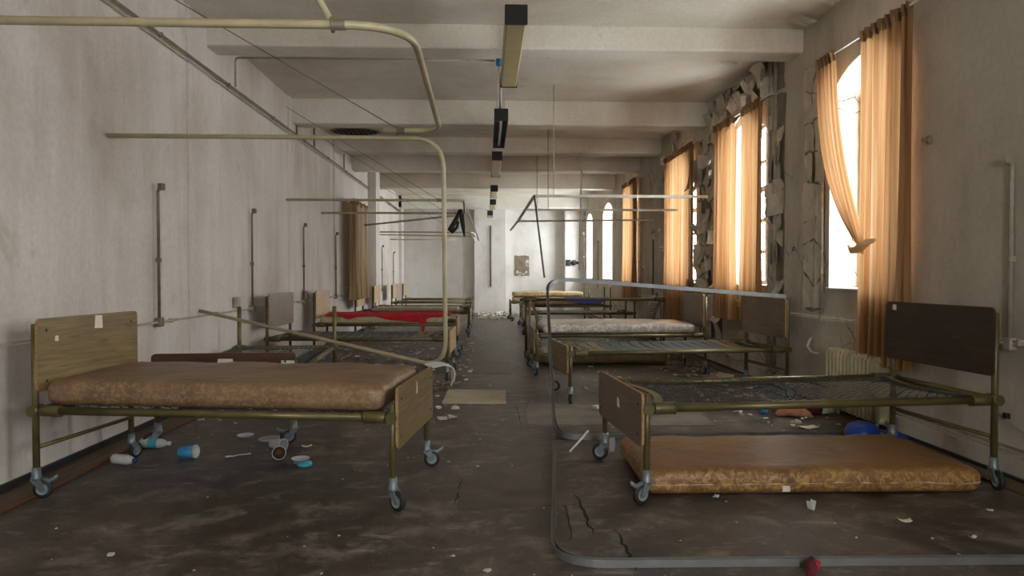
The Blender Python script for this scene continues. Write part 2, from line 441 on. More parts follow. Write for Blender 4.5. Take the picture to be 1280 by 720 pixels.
# windows
wi = 0
for (a, b) in WIN:
    wi += 1
    w = empty('window_%d' % wi, (XR + .30, (a + b) / 2, 0)); struct(w)
    o = Vector((XR + .30, (a + b) / 2, 0))
    def L(x, y, z): return (x, y - o.y, z)
    fr = MB(); out = arch(a, b); inn = arch(a, b, inset=.07)
    for i in range(len(out)):
        j = (i + 1) % len(out)
        q = [out[i], out[j], inn[j], inn[i]]
        fr.add([L(0, *p) for p in q] + [L(.07, *p) for p in q], [(0, 1, 2, 3), (7, 6, 5, 4), (0, 4, 5, 1), (2, 6, 7, 3)])
    fr.build('window_frame', M['bar_paint'], w)
    g = MB(); yc = (a + b) / 2
    g.box(-.01, .07, -.045, .045, ZS + .06, ZSP + RISE - .08, b=.004)
    g.box(-.01, .06, a - yc + .05, b - yc - .05, 2.42, 2.50, b=.004)
    for z in (1.6, 2.02, 2.8): g.box(-.005, .06, a - yc + .06, b - yc - .06, z, z + .045)
    g.build('glazing_bar', M['bar_paint'], w)
    pn = [(y, z) for (y, z) in inn]
    MB().prism([L(.03, y, z) for y, z in pn], (.004, 0, 0)).build('pane', M['glass'], w)
    s = MB(); s.box(-.34, .0, a - yc - .0, b - yc + .0, ZS - .0, ZS + .02, b=.005)
    s.build('window_sill', M['white_paint'], w)

# ------------------------------------------------------------------ peeling paint (uncountable curls)
def flakes(name, label, spots, seed, mat=None):
    rnd = random.Random(seed); m = MB()
    for (y0, y1, z0, z1, n, smin, smax, xx, cu) in spots:
        for i in range(n):
            y, z = rnd.uniform(y0, y1), rnd.uniform(z0, z1)
            w, h = rnd.uniform(smin, smax) * .8, rnd.uniform(smin, smax)
            th = rnd.choice([0, 0, .4, -.4, PI / 2, -PI / 2, PI]) + rnd.uniform(-.4, .4)
            curl = rnd.uniform(.35, 1.0) * cu; ph = rnd.uniform(0, 99)
            e2 = Vector((0, math.sin(th), -math.cos(th))); e1 = Vector((0, math.cos(th), math.sin(th)))
            def fn(u, v):
                f = v * curl; ww = w * (1 - .35 * v + .35 * nz(v * 2.3, ph, u * .6, 1.5))
                d = h * math.sin(f) / curl; nn = h * (1 - math.cos(f)) / curl
                jag = .25 * h * nz(u * 3, ph, 5) * v
                return Vector((xx - .004 - nn, y, z)) + e1 * (u - .5) * ww + e2 * (d + jag)
            m.grid(fn, 6, 6, 0, False)
    o = m.build(name, mat or M['flake']); tag(o, label, 'peeling paint', None, 'stuff'); return o
def plates(m, rnd, y0, y1, z0, z1, cell, dens, cmax, x=XR):
    ny, nz_ = max(1, round((y1 - y0) / cell)), max(1, round((z1 - z0) / cell))
    P = {}
    for i in range(ny + 1):
        for j in range(nz_ + 1):
            P[i, j] = (y0 + (y1 - y0) * (i + (rnd.uniform(-.34, .34) if 0 < i < ny else rnd.uniform(-.1, .1))) / ny, z0 + (z1 - z0) * (j + (rnd.uniform(-.34, .34) if 0 < j < nz_ else rnd.uniform(-.1, .1))) / nz_)
    for i in range(ny):
        for j in range(nz_):
            if rnd.random() > dens: continue
            A, B, C, D = P[i, j], P[i + 1, j], P[i + 1, j + 1], P[i, j + 1]
            g = rnd.uniform(.0, .07); ph = rnd.uniform(0, 99); c = cmax * rnd.random() ** 1.6; dr = rnd.randrange(4)
            def fn(u, v):
                uu, vv = g * .5 + u * (1 - g), g * .5 + v * (1 - g)
                if u in (0, 1): uu += .10 * nz(v * 3, ph, 2)
                if v in (0, 1): vv += .10 * nz(u * 3, ph, 7)
                y = (A[0] * (1 - uu) + B[0] * uu) * (1 - vv) + (D[0] * (1 - uu) + C[0] * uu) * vv
                z = (A[1] * (1 - uu) + B[1] * uu) * (1 - vv) + (D[1] * (1 - uu) + C[1] * uu) * vv
                e = (u, 1 - u, v, 1 - v)[dr]
                return Vector((x - .006 - c * e ** 2 - .012 * max(0, nz(u * 2, v * 2, ph)) - .004 * (abs(2 * u - 1) ** 4 + abs(2 * v - 1) ** 4), y, z))
            m.grid(fn, 6, 6, 0, False)
def plate_area(label, areas, seed):
    m = MB(); rnd = random.Random(seed)
    for a in areas:
        plates(m, rnd, *a)
        y0, y1, z0, z1 = a[:4]; ring = []
        for k in range(40):
            t = k / 40 * 4; q = int(t); f = t - q
            y, z = [(y0 + (y1 - y0) * f, z0), (y1, z0 + (z1 - z0) * f), (y1 - (y1 - y0) * f, z1), (y0, z1 - (z1 - z0) * f)][q]
            ring.append((XR, y + .05 * nz(y, z, 1, 6), z + .05 * nz(y, z, 5, 6)))
        struct(MB().prism(ring, (-.003, 0, 0)).build('bare_plaster', M['bare']))
    tag(m.build('peeling_paint', M['flake']), label, 'peeling paint', None, 'stuff')
plate_area('cracked plates of cream paint lifting off the pier between second and third curtained windows', [(9.7, 10.92, .35, 3.42, .23, .9, .13)], 3)
plate_area('torn sheets of paint lifting above the second window near the beam', [(7.72, 10.3, 3.45, 3.9, .24, .9, .12), (7.68, 8.1, .7, 3.4, .2, .8, .08)], 5)
plate_area('cracked paint plates on the wall just left of the nearest window', [(6.74, 7.2, .95, 3.5, .3, .97, .035)], 8)
flakes('peeling_paint', 'large loose curls of paint hanging off the pier left of the second window', [(9.75, 10.9, .9, 3.3, 15, .2, .34, XR - .04, 1.5), (8.2, 10.1, 3.5, 3.85, 6, .2, .34, XR - .04, 1.2)], 4)
flakes('peeling_paint', 'paint scraps peeling from wall around the third curtained window and beyond', [(12.75, 14.6, .8, 3.5, 20, .08, .26, XR, 1.1), (11.2, 12.9, 3.4, 3.85, 10, .1, .28, XR, 1.3)], 11)
flakes('peeling_paint', 'shaggy brown paint curls on the wall corner at far right', [(23.15, 23.4, .6, 3.4, 60, .06, .16, XR - .02, 1.6)], 14)
# ceiling scraps
def scraps(name, label, pts, seed, z):
    rnd = random.Random(seed); m = MB()
    for (x, y, s) in pts:
        ph = rnd.uniform(0, 9)
        def fn(u, v):
            a = (u - .5) * s; b = (v - .5) * s * .8
            return Vector((x + a + .2 * s * nz(v * 2, ph, 1), y + b + .2 * s * nz(u * 2, ph, 4), z - .004 - .35 * s * (u ** 2) * (.6 + .5 * nz(v * 2, ph, 7))))
        m.grid(fn, 5, 5, 0, False)
    return tag(m.build(name, M['flake']), label, 'peeling paint', None, 'stuff')
scraps('peeling_paint', 'paint scraps curling off the ceiling in the near right corner', [(3.15, 6.3, .3), (3.2, 6.9, .26), (2.75, 6.2, .2), (2.2, 5.9, .12), (1.9, 8.1, .1), (3.15, 5.4, .3), (3.0, 8.4, .2)], 2, ZC)
scraps('peeling_paint', 'torn paint sagging under the ceiling behind the second beam at right', [(1.6, 11.6, .5), (2.3, 11.9, .5), (2.7, 11.4, .35), (1.2, 11.8, .2), (3.1, 12.2, .4), (.6, 11.9, .15)], 6, ZC)

# ------------------------------------------------------------------ beds
CACHE = {}
def part(name, key, fn, mats, parent, loc=None):
    k = (name, key)
    if k not in CACHE: CACHE[k] = fn().mesh(name, mats)
    return link(name, CACHE[k], parent, loc)
BL, BW, RZ = 2.22, .88, .52                                    # leg to leg length and width, rail height

def caster(parent, x, y, ang, key, brake):
    c, s = math.cos(ang), math.sin(ang)
    def fork():
        m = MB(); Mx = Matrix.Translation((x, y, 0)) @ Matrix.Rotation(ang, 4, 'Z')
        m.lathe([(.0, .185), (.024, .185), (.026, .135), (.03, .125), (.03, .11), (0, .11)], 12, Mx)
        for sd in (-.022, .022):
            m.prism([Mx @ Vector(p) for p in ((-.028, sd - .003, .118), (.03, sd - .003, .118), (.055, sd - .003, .055), (.035, sd - .003, .04), (.02, sd - .003, .055))], Mx.to_3x3() @ Vector((0, .006, 0)))
        if brake: m.tube([Mx @ Vector(p) for p in ((.03, 0, .115), (.075, 0, .1), (.105, 0, .12), (.115, 0, .135))], [.012, .014, .012, .006], 8)
        return m
    def wheel():
        m = MB(); Mx = Matrix.Translation((x, y, 0)) @ Matrix.Rotation(ang, 4, 'Z') @ Matrix.Translation((.036, 0, .0565)) @ Matrix.Rotation(PI / 2, 4, 'X')
        m.lathe([(.036, -.014), (.05, -.014), (.056, -.008), (.0565, 0), (.056, .008), (.05, .014), (.036, .014)], 22, Mx)
        m.lathe([(.036, -.0145), (.036, -.012), (.014, -.010), (.012, -.017), (0, -.017)], 16, Mx, 1)
        m.lathe([(.036, .0145), (.036, .012), (.014, .010), (.012, .017), (0, .017)], 16, Mx, 1)
        return m
    part('caster_fork', key, fork, M['caster_metal'], parent)
    part('caster_wheel', key, wheel, [M['rubber'], M['hub']], parent)

def lattice():
    m = MB(); n = 30
    for i in range(n + 1):
        y = -BW / 2 + .05 + (BW - .1) * i / n; c = .13 * (1 - (2 * y / BW) ** 2) + .09
        x0, x1 = -BL / 2 + c, BL / 2 - c; k = int((x1 - x0) / .036); pts = []
        for j in range(k + 1):
            t = j / k; x = x0 + (x1 - x0) * t; sag = -.035 * math.sin(PI * t) * (1 - (2 * y / BW) ** 4)
            pts.append((x, y + (.0145 if (j + i) % 2 else -.0145) * (0 if j in (0, k) else 1), RZ + .012 + sag))
        m.tube(pts, .0021, 4, caps=False, smooth=False)
    for sy in (-1, 1):
        for j in range(26):
            x = -BL / 2 + .2 + (BL - .4) * j / 25
            m.tube([(x, sy * (BW / 2 - .0), RZ + .018), (x, sy * (BW / 2 - .06), RZ + .008)], .003, 5)
    return m
def slat_deck():
    m = MB(); n = 17
    for i in range(n):
        x0 = -BL / 2 + .12 + (BL - .24) * i / n; x1 = x0 + (BL - .24) / n - .018
        for (y0, y1) in ((-BW / 2 + .01, BW / 2 - .01),):
            m.grid(lambda u, v: Vector((x0 + (x1 - x0) * u, y0 + (y1 - y0) * v, RZ + .022 - .03 * math.sin(PI * v))), 1, 8, 1 if i in (0, 1, 2, n - 3, n - 2, n - 1) else 0)
            m.grid(lambda u, v: Vector((x0 + (x1 - x0) * u, y0 + (y1 - y0) * v, RZ + .018 - .03 * math.sin(PI * v))), 1, 8, 1 if i in (0, 1, 2, n - 3, n - 2, n - 1) else 0, flip=True)
            for e in (x0, x1): m.tube([(e, y0 + (y1 - y0) * k / 8, RZ + .02 - .03 * math.sin(PI * k / 8)) for k in range(9)], .004, 5, 2)
    return m
def arch_strip(sx):
    m = MB()
    for zz, w in ((0, .05),):
        top = []; 
        for k in range(21):
            y = -BW / 2 + BW * k / 20; c = .13 * (1 - (2 * y / BW) ** 2)
            top.append((sx * (BL / 2 - .05 - c), y, RZ + .008))
        m.tube(top, .02, 4, prof=[(-.025, -.006), (.025, -.006), (.025, .006), (-.025, .006)], up=(0, 0, 1))
    return m
def coils(sx):
    m = MB()
    for k in range(19):
        y = -BW / 2 + .07 + (BW - .14) * k / 18; c = .13 * (1 - (2 * y / BW) ** 2)
        x0, x1 = BL / 2 - .078 - c, BL / 2 - .135 - c
        pts = [(sx * (x0 + (x1 - x0) * t / 20), y + .009 * math.cos(t * 1.9), RZ + .01 + .009 * math.sin(t * 1.9)) for t in range(21)]
        m.tube(pts, .0028, 4, caps=False)
    return m
def end_frame(sx, lowbar):
    m = MB(); x = sx * BL / 2
    m.tube([(x, -BW / 2, RZ), (x, BW / 2, RZ)], .02, 12)
    if lowbar: m.tube([(x, -BW / 2, lowbar), (x, BW / 2, lowbar)], .013, 10)
    for sy in (-1, 1):
        m.tube([(x, sy * (BW / 2 - .05), RZ), (x, sy * (BW / 2 + .04), RZ)], .032, 14)
    return m
def rail(sy):
    m = MB(); y = sy * BW / 2
    m.tube([(-BL / 2 + .02, y, RZ), (BL / 2 - .02, y, RZ)], .0235, 14)
    for sx in (-1, 1):
        a, b = BL / 2 - .04, BL / 2 - .16
        m.tube([(sx * a, y, RZ), (sx * (a - .008), y, RZ), (sx * (b + .006), y, RZ), (sx * b, y, RZ)], [.03, .034, .034, .03], 16)
        m.tube([(sx * (b + .002), y, RZ), (sx * (b - .006), y, RZ)], .036, 16)
    return m
def board(x, w, z0, z1, r=.03, th=.017):
    m = MB(); P = []
    for (cy, cz, a0) in ((w / 2 - r, z1 - r, 0), (-w / 2 + r, z1 - r, 90), (-w / 2 + r, z0 + r, 180), (w / 2 - r, z0 + r, 270)):
        for k in range(5):
            a = R(a0 + 90 * k / 4); P.append((cy + r * math.cos(a), cz + r * math.sin(a)))
    n = len(P)
    vs = [(x - th / 2, y, z) for y, z in P] + [(x + th / 2, y, z) for y, z in P]
    m.add(vs, [tuple(range(n))[::-1], tuple(range(n, 2 * n))], False, 0)
    m.add(vs, [(i, (i + 1) % n, n + (i + 1) % n, n + i) for i in range(n)], True, 1)
    for sy in (-1, 1):
        for z in (z0 + .06, z1 - .07):
            for sd in (-1, 1):
                Mx = Matrix.Translation((x + sd * th / 2, sy * (w / 2 - .07), z)) @ Matrix.Rotation(sd * PI / 2, 4, 'Y')
                m.lathe([(.0085, -.001), (.0085, .0015), (.005, .003), (0, .003)], 8, Mx, 2)
    return m
def sticker(x, y, z, w, h, sd):
    return MB().prism([(x, y, z), (x, y + w, z - .004), (x, y + w * .96, z + h), (x, y + w * .1, z + h * 1.04)], (sd * .0012, 0, 0))

def bed(loc, rot, label, head='oak', foot='oak', deck='lattice', fz=(.31, .60), hz=(.64, 1.05), tilt=0, stick_h=(), stick_f=(), detail=True, frame='olive', cseed=0):
    t = empty('hospital_bed', loc, (tilt, 0, rot), label, 'bed', 'tubular hospital beds in two rows')
    fm = M[frame]; rnd = random.Random(cseed)
    for sy in (-1, 1): part('side_rail', (sy, frame), lambda: rail(sy), fm, t)
    for sx in (-1, 1):
        part('end_bar', (sx, frame), lambda: end_frame(sx, .34 if sx > 0 else .30), fm, t)
        for sy in (-1, 1):
            x, y = sx * BL / 2, sy * BW / 2; top = fz[1] - .005 if sx > 0 else hz[1] - (.03 if head else .0)
            if sx > 0: top = min(top, .60)
            lg = part('leg', (sx, sy, round(top, 2), frame), lambda: MB().tube([(x, y, .12), (x, y, top - .004), (x, y, top)], [.0195, .0195, .012], 12), fm, t)
            a = rnd.choice([0, 40, 150, 200, 300, 250, 90]) if cseed else {(1, 1): 20, (1, -1): -30, (-1, 1): 80, (-1, -1): 15}[(sx, sy)]
            caster(lg, x, y, R(a), (sx, sy, a, rnd.random() < .5 if cseed else (sx * sy > 0)), sx * sy > 0)
    if head:
        hb = part('headboard', (head, hz), lambda: board(-BL / 2 + .031, BW + .05, *hz), [M[head], M[head] if head == 'brown_board' else M['chip_edge'], M['black']], t)
        for (y, z, w, h) in stick_h: sticker(-BL / 2 + .0402, y, z, w, h, 1).build('paper_label', M['paper'], hb)
    if foot:
        fb = part('footboard', (foot, fz), lambda: board(BL / 2 + .031, BW + .05, *fz), [M[foot], M['chip_edge'], M['black']], t)
        for (y, z, w, h) in stick_f: sticker(BL / 2 + .0398, y, z, w, h, 1).build('paper_label', M['paper'], fb)
    for sx in (-1, 1): part('end_strip', (sx, frame), lambda: arch_strip(sx), M['deck_tan'] if frame == 'olive' else fm, t)
    if detail:
        for sx in (-1, 1): part('coil_spring_row', sx, lambda: coils(sx), M['wire'], t)
    if deck == 'lattice': part('spring_mesh', 1, lattice, M['wire'], t)
    elif deck == 'slats': part('strap_deck', 1, slat_deck, [M['deck_blue'], M['deck_tan'], M['wire']], t)
    return t

def place_bed(hn, rot):
    """bed centre when the near head leg should stand at hn"""
    return hn
RT = PI
# left row
L1ROT = R(-7.5)
L1C = (-1.53, 4.389, 0)
L1 = bed(L1C, L1ROT, 'olive tubular bed with oak headboard and brown mattress, nearest in the left row', 'oak', 'oak', 'lattice', (.345, .69), (.63, 1.06),
         stick_h=((-.33, .92, .03, .03), (.02, .97, .075, .08)), stick_f=((-.02, .585, .022, .07),))
L2 = bed((-2.10, 6.46, 0), R(-85.7), 'bed standing along the left wall with dark red-brown footboard and bare posts', None, 'red_wood', 'lattice', (.40, .715), (.6, .97),
         stick_f=((-.05, .61, .11, .06), (.36, .55, .1, .1)), cseed=3)
L3 = bed((-1.58, 8.92, 0), R(-2.1), 'bare bed with grey-brown headboard, behind the one along the left wall', 'greybrown', 'oak_light', 'slats', (.34, .62), (.66, 1.08), frame='olive_dark', cseed=5)
L4 = bed((-1.61, 11.32, 0), 0, 'bed under the red cloth with pale wooden headboard in left row', 'oak_light', 'oak_light', None, (.34, .62), (.62, 1.06), frame='olive_dark', cseed=7)
L5 = bed((-1.55, 14.75, 0), 0, 'left-row bed standing just beyond the red cloth and beside the beige curtain', 'oak_light', 'oak_light', 'lattice', cseed=9, frame='olive_dark')
L6 = bed((-1.55, 16.95, 0), 0, 'left-row bed with small pale headboard, third from the back wall', 'oak_light', None, None, cseed=11, detail=False, frame='olive_dark')
L7 = bed((-1.55, 19.75, 0), 0, 'left-row bed with small pale headboard, second from the back wall', 'oak_light', None, None, cseed=13, detail=False)
L8 = bed((-1.55, 22.2, 0), 0, 'left-row bed with small pale headboard, nearest the back wall', 'oak_light', None, None, cseed=15, detail=False)
# right row
R1 = bed((1.985, 4.44, 0), PI + R(5.0), 'bare sprung bed with dark brown headboard standing over a mattress, nearest in right row', 'brown_board', 'greybrown', 'lattice', (.31, .605), (.66, 1.06),
         stick_h=((-.40, 1.005, .04, .035),), stick_f=((-.02, .45, .05, .05),))
R2 = bed((1.971, 7.432, 0), PI + R(6.8), 'bare bed with blue-grey straps and brown headboard under the slanting track', 'brown_mid', 'oak', 'slats', (.31, .60), (.64, 1.06), cseed=17)
R3 = bed((1.76, 9.28, 0), PI + R(0.5), 'right-row bed carrying the white plastic-wrapped mattress', 'brown_mid', 'greybrown', 'lattice', (.31, .62), (.62, 1.06), cseed=19)
R4 = bed((1.75, 11.42, .478), 0, 'bed frame tipped onto its long side beyond the plastic-wrapped mattress', 'greybrown', None, None, tilt=PI / 2, cseed=21, frame='olive_dark')
R5 = bed((1.93, 14.35, 0), PI, 'bare right-row bed behind the tipped frame, pale footboard', None, 'oak_light', 'slats', (.40, .68), (.6, .8), cseed=23, frame='olive_dark')
R6 = bed((2.0, 17.45, 0), PI, 'right-row bed whose mattress carries the navy cloth', None, None, None, hz=(.6, 1.0), cseed=25, detail=False, frame='olive_dark')
R7 = bed((1.80, 19.7, 0), PI, 'right-row bed stacked with two patterned mattresses, nearest the back wall', None, None, None, hz=(.6, .9), cseed=27, detail=False)

for b_, sc in ((L1, (.966, .98, 1)), (L2, (1, 1.15, 1)), (R1, (.997, 1.05, 1.055)), (R2, (1.066, 1, 1)), (L5, (1.06, 1, 1)), (L6, (1.06, 1, 1))): b_.scale = sc
# ------------------------------------------------------------------ mattresses
def mattress(name, loc, rot, label, L, W, H, mat, sag=.0, crown=.02, wrk=.006, seed=0, pipe=True, group=None, fold=0, zf=.86):
    t = empty(name, loc, (0, 0, rot), label, 'mattress', group)
    bm = bmesh.new(); bmesh.ops.create_cube(bm, size=1)
    bmesh.ops.subdivide_edges(bm, edges=bm.edges[:], cuts=47, use_grid_fill=True)
    r = H * .40
    for v in bm.verts:
        p = Vector((v.co.x * L, v.co.y * W, v.co.z * H))
        q = Vector((max(-L / 2 + r, min(L / 2 - r, p.x)), max(-W / 2 + r, min(W / 2 - r, p.y)), max(-H / 2 + r, min(H / 2 - r, p.z))))
        d = p - q
        if d.length > 1e-6: p = q + d.normalized() * r
        k = (1 - (2 * p.x / L) ** 4) * (1 - (2 * p.y / W) ** 4)
        if p.z > 0: p.z += crown * k
        side = max(abs(2 * p.x / L) ** 8, abs(2 * p.y / W) ** 8)
        n = nz(p.x + seed, p.y, p.z, 5) * wrk + nz(p.x + seed, p.y * 2, p.z, 14) * wrk * .5
        p.z += n if p.z > -H * .3 else 0
        p.y += side * math.copysign(1, p.y) * (nz(p.x + seed, 4, 1, 3) * wrk * 2 + nz(p.x * 2 + seed, 3, p.z * .4, 9) * wrk * .6)
        p.z += -sag * math.sin(PI * (p.x / L + .5)) if sag else 0
        if fold and abs(2 * p.y / W) > .8:
            f = fold * abs(math.sin(p.x * 38 + 3 * nz(p.x, 1, seed, 3) + p.z * 9)) * (.5 + nz(p.x, 2, seed, 2)); p.y += math.copysign(f, p.y); p.z += f * .5
        v.co = p + Vector((0, 0, H / 2))
    bm.normal_update(); m = MB(); bm.verts.index_update()
    m.add([v.co.copy() for v in bm.verts], [[v.index for v in f.verts] for f in bm.faces], True); bm.free()
    m.build('mattress_body', mat, t)
    if pipe:
        P = fillet([(L / 2 - .06, W / 2, 0), (-L / 2, W / 2, 0), (-L / 2, -W / 2, 0), (L / 2, -W / 2, 0), (L / 2, W / 2, 0), (L / 2 - .06, W / 2, 0)], .06)
        dense = []
        for i in range(len(P) - 1):
            nn = max(1, int((P[i + 1] - P[i]).length / .06))
            for k in range(nn): dense.append(P[i].lerp(P[i + 1], k / nn))
        for zf in (zf,):
            pts = []
            for p in dense:
                s = Vector((p.x, p.y, H * zf + nz(p.x + seed, p.y, 2, 3) * wrk * 1.2 + (-sag * math.sin(PI * (p.x / L + .5)) if sag else 0)))
                ins = .010 if zf > .8 else -.005
                s.x -= math.copysign(ins, p.x) if abs(p.x) > L / 2 - .04 else 0
                s.y -= math.copysign(ins, p.y) if abs(p.y) > W / 2 - .04 else 0
                s.y += (1 if abs(p.y) > W / 2 - .03 else 0) * math.copysign(1, p.y) * nz(p.x + seed, 4, 1, 3) * wrk * 2
                pts.append(s)
            m = MB().tube(pts, .006, 6, closed=True); m.build('piping', M['piping'], t)
            break
    return t
def on(bedc, rot, dx, dy, z):
    c, s = math.cos(rot), math.sin(rot)
    return (bedc[0] + c * dx - s * dy, bedc[1] + s * dx + c * dy, z)
DZ = RZ + .026
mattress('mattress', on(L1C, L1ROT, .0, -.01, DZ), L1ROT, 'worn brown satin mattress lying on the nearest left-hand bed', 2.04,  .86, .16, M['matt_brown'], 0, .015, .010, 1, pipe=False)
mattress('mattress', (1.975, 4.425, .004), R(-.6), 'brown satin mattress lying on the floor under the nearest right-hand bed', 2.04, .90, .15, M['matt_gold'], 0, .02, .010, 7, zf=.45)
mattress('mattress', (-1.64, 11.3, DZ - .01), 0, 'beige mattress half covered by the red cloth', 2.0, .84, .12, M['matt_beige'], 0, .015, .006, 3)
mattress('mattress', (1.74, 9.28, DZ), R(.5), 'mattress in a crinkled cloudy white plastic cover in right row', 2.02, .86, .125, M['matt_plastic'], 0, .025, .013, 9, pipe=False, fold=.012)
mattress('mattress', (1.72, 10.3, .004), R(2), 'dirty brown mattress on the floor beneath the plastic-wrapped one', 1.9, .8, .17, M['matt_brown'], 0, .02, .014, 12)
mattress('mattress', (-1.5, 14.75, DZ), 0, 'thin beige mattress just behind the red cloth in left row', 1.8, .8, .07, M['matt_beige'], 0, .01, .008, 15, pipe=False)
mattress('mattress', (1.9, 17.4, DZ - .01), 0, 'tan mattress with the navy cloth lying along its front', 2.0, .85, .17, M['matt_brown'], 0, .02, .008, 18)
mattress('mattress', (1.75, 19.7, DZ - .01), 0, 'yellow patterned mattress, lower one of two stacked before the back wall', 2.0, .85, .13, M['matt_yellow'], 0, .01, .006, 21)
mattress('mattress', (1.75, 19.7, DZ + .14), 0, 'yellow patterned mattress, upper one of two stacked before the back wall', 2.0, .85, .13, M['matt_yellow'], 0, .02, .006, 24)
# small cloth tag on the floor mattress front is part of its ticking
tg = MB().box(1.755, 1.80, 3.962, 3.968, .03, .065).build('floor_tag', M['paper'])
for o in list(COL.objects):
    if o.get('label', '').startswith('brown satin mattress lying on the floor'):
        tg.parent = o; tg.matrix_parent_inverse = o.matrix_basis.inverted(); tg.name = 'cloth_tag'

# red cloth draped over the beige mattress
def red_cloth():
    m = MB()
    def fn(u, v):
        x = -2.55 + 1.98 * u
        drop = max(0, .19 * math.exp(-((u - .78) / .02) ** 4) + .10 * math.exp(-((u - .66) / .2) ** 2) + .05 * math.exp(-((u - .2) / .05) ** 2)) + .015 + .02 * nz(u * 9, 1, 2)
        D = .42 + drop; s = v * D
        lift = .01 + .008 * nz(u * 12, v * 5, 3)
        z = DZ + .128 + lift + .02 * (1 - v)
        if s < .42: return Vector((x, 11.30 - s + 0.0, z))
        return Vector((x, 10.868 + .012 * nz(u * 14, v * 3, 8), z - (s - .42)))
    m.grid(fn, 90, 24)
    o = m.build('cloth', M['red']); 
    md = o.modifiers.new('thickness', 'SOLIDIFY'); md.thickness = .004
    return tag(o, 'bright red cloth draped along a mattress in the left row', 'cloth')
red_cloth()
def blue_cloth():
    m = MB()
    def fn(u, v):
        x = 1.95 + 1.15 * u; w = math.sin(PI * u) ** .7
        return Vector((x, 17.0 - .045 * (v > .3), DZ + .17 - .13 * v * w + .006 * nz(u * 9, v * 4, 1))) if v > .3 else Vector((x, 17.25 - .26 * v / .3, DZ + .188 + .004 * nz(u * 9, v, 2)))
    m.grid(fn, 40, 14); o = m.build('cloth', M['blue_cloth'])
    md = o.modifiers.new('thickness', 'SOLIDIFY'); md.thickness = .006
    tag(o, 'navy blue cloth on a far right-row mattress', 'cloth')
blue_cloth()

# ------------------------------------------------------------------ curtain tracks
ZT = 2.41
def track_tube(name, pts, label, r=.019, mat='cream_metal', fil=.22, group='cubicle curtain tracks', flanges=(), clips=()):
    t = empty(name, pts[0], (0, 0, 0), label, 'curtain track', group); o = Vector(pts[0])
    MB().tube(fillet([Vector(p) - o for p in pts], fil, 10), r, 12).build('rail', M[mat], t)
    for p in flanges:
        q = Vector(p) - o; s = 1 if p[0] < 0 else -1
        Mx = Matrix.Translation(q) @ Matrix.Rotation(PI / 2, 4, 'Y')
        f = MB().lathe([(0, 0), (.035, 0), (.035, .008 * s), (.024, .012 * s), (.024, .06 * s), (0, .06 * s)], 14, Mx)
        f.build('wall_bracket', M['pipe_dark'], t)
    for p in clips:
        q = Vector(p) - o
        MB().box(q.x - .03, q.x + .03, q.y - .024, q.y + .024, q.z - .024, q.z + .034, b=.005).build('clip', M['pipe_dark'], t)
    return t
def wire(a, b, label, r=.004, mat='pipe_dark', name='stay_wire', group='thin wires and rods holding the tracks', cat='wire'):
    o = Vector(a); t = MB().tube([Vector((0, 0, 0)), Vector(b) - o], r, 6).build(name, M[mat], None, a)
    return tag(t, label, cat, group)
X0 = XL + .004
track_tube('curtain_track', [(X0, 3.03, ZT), (-.33, 3.03, ZT), (-.35, 5.22, ZT), (-.78, 5.235, ZT)], 'cream bent-tube curtain track overhead at upper left, nearest the camera', .019, 'cream_metal', .3, [(X0, 3.03, ZT)], [(-.68, 5.23, ZT), (-.675, 3.03, ZT)])
track_tube('curtain_track', [(X0, 5.40, ZT - .02), (-.335, 5.36, ZT - .03), (-.33, 5.56, .56), (X0, 7.02, .955)], 'cream bent-tube curtain track that has dropped from the left wall down to bed height', .018, 'cream_metal', .24, [(X0, 5.40, ZT - .02), (X0, 7.02, .955)])
track_tube('curtain_track', [(X0, 10.1, ZT), (-.33, 10.1, ZT), (-.38, 12.2, ZT), (X0, 12.25, ZT)], 'overhead curtain track on left above the red cloth, black strap hung on it', .019, 'cream_metal', .22, [(X0, 10.1, ZT), (X0, 12.25, ZT)], [(-.72, 10.1, ZT)])
track_tube('curtain_track', [(X0, 15.3, ZT - .02), (-.5, 13.3, 2.47)], 'single slanting curtain track bar carrying the beige curtain at left', .019, 'cream_metal', .2, [(X0, 15.3, ZT - .02)])
track_tube('curtain_track', [(X0, 17.7, ZT), (-.36, 17.7, ZT), (-.30, 19.2, ZT - .02), (X0, 18.9, ZT)], 'overhead curtain track on left, second farthest from the camera', .019, 'cream_metal', .2, [(X0, 17.7, ZT)])
track_tube('curtain_track', [(X0, 20.9, ZT - .03), (-.9, 20.9, ZT - .03)], 'farthest overhead track bar on the left wall', .018, 'cream_metal', .2, [(X0, 20.9, ZT - .03)])
# loose white ends dangling from the far left tracks
track_tube('track_end', [(-.36, 10.35, ZT + .03), (-.27, 10.55, 2.25), (-.165, 10.8, 1.98)], 'pale loose strip dangling from the corner of the left track above the red cloth', .011, 'white', .1, 'x')if False else None
wire((-.33, 10.16, ZT + .02), (-.12, 10.9, 1.86), 'pale loose strip dangling from the track above the red cloth', .010, 'white', 'loose_strip', None, 'strip')
wire((-.42, 17.68, ZT - .02), (-.28, 17.9, 2.17), 'short pale strip hanging off a far left track end', .012, 'white', 'loose_strip', None, 'strip')
# black strap bundle on the left track
def strap():
    m = MB()
    c = Vector((-.47, 12.19, ZT))
    m.tube([c + Vector(p) for p in ((0, -.03, .06), (.03, -.035, 0), (.04, -.03, -.12), (.06, -.03, -.25), (.08, -.03, -.42))], [.025, .04, .042, .036, .012], 8)
    m.tube([c + Vector(p) for p in ((0, -.04, .05), (-.04, -.04, -.06), (-.1, -.05, -.18), (-.17, -.05, -.29), (-.13, -.05, -.33), (-.05, -.05, -.26), (-.02, -.05, -.15))], [.025, .036, .045, .052, .045, .03, .02], 8)
    tag(m.build('strap', M['black']), 'black strap bundle hanging over the left track above the red cloth', 'strap')
strap()
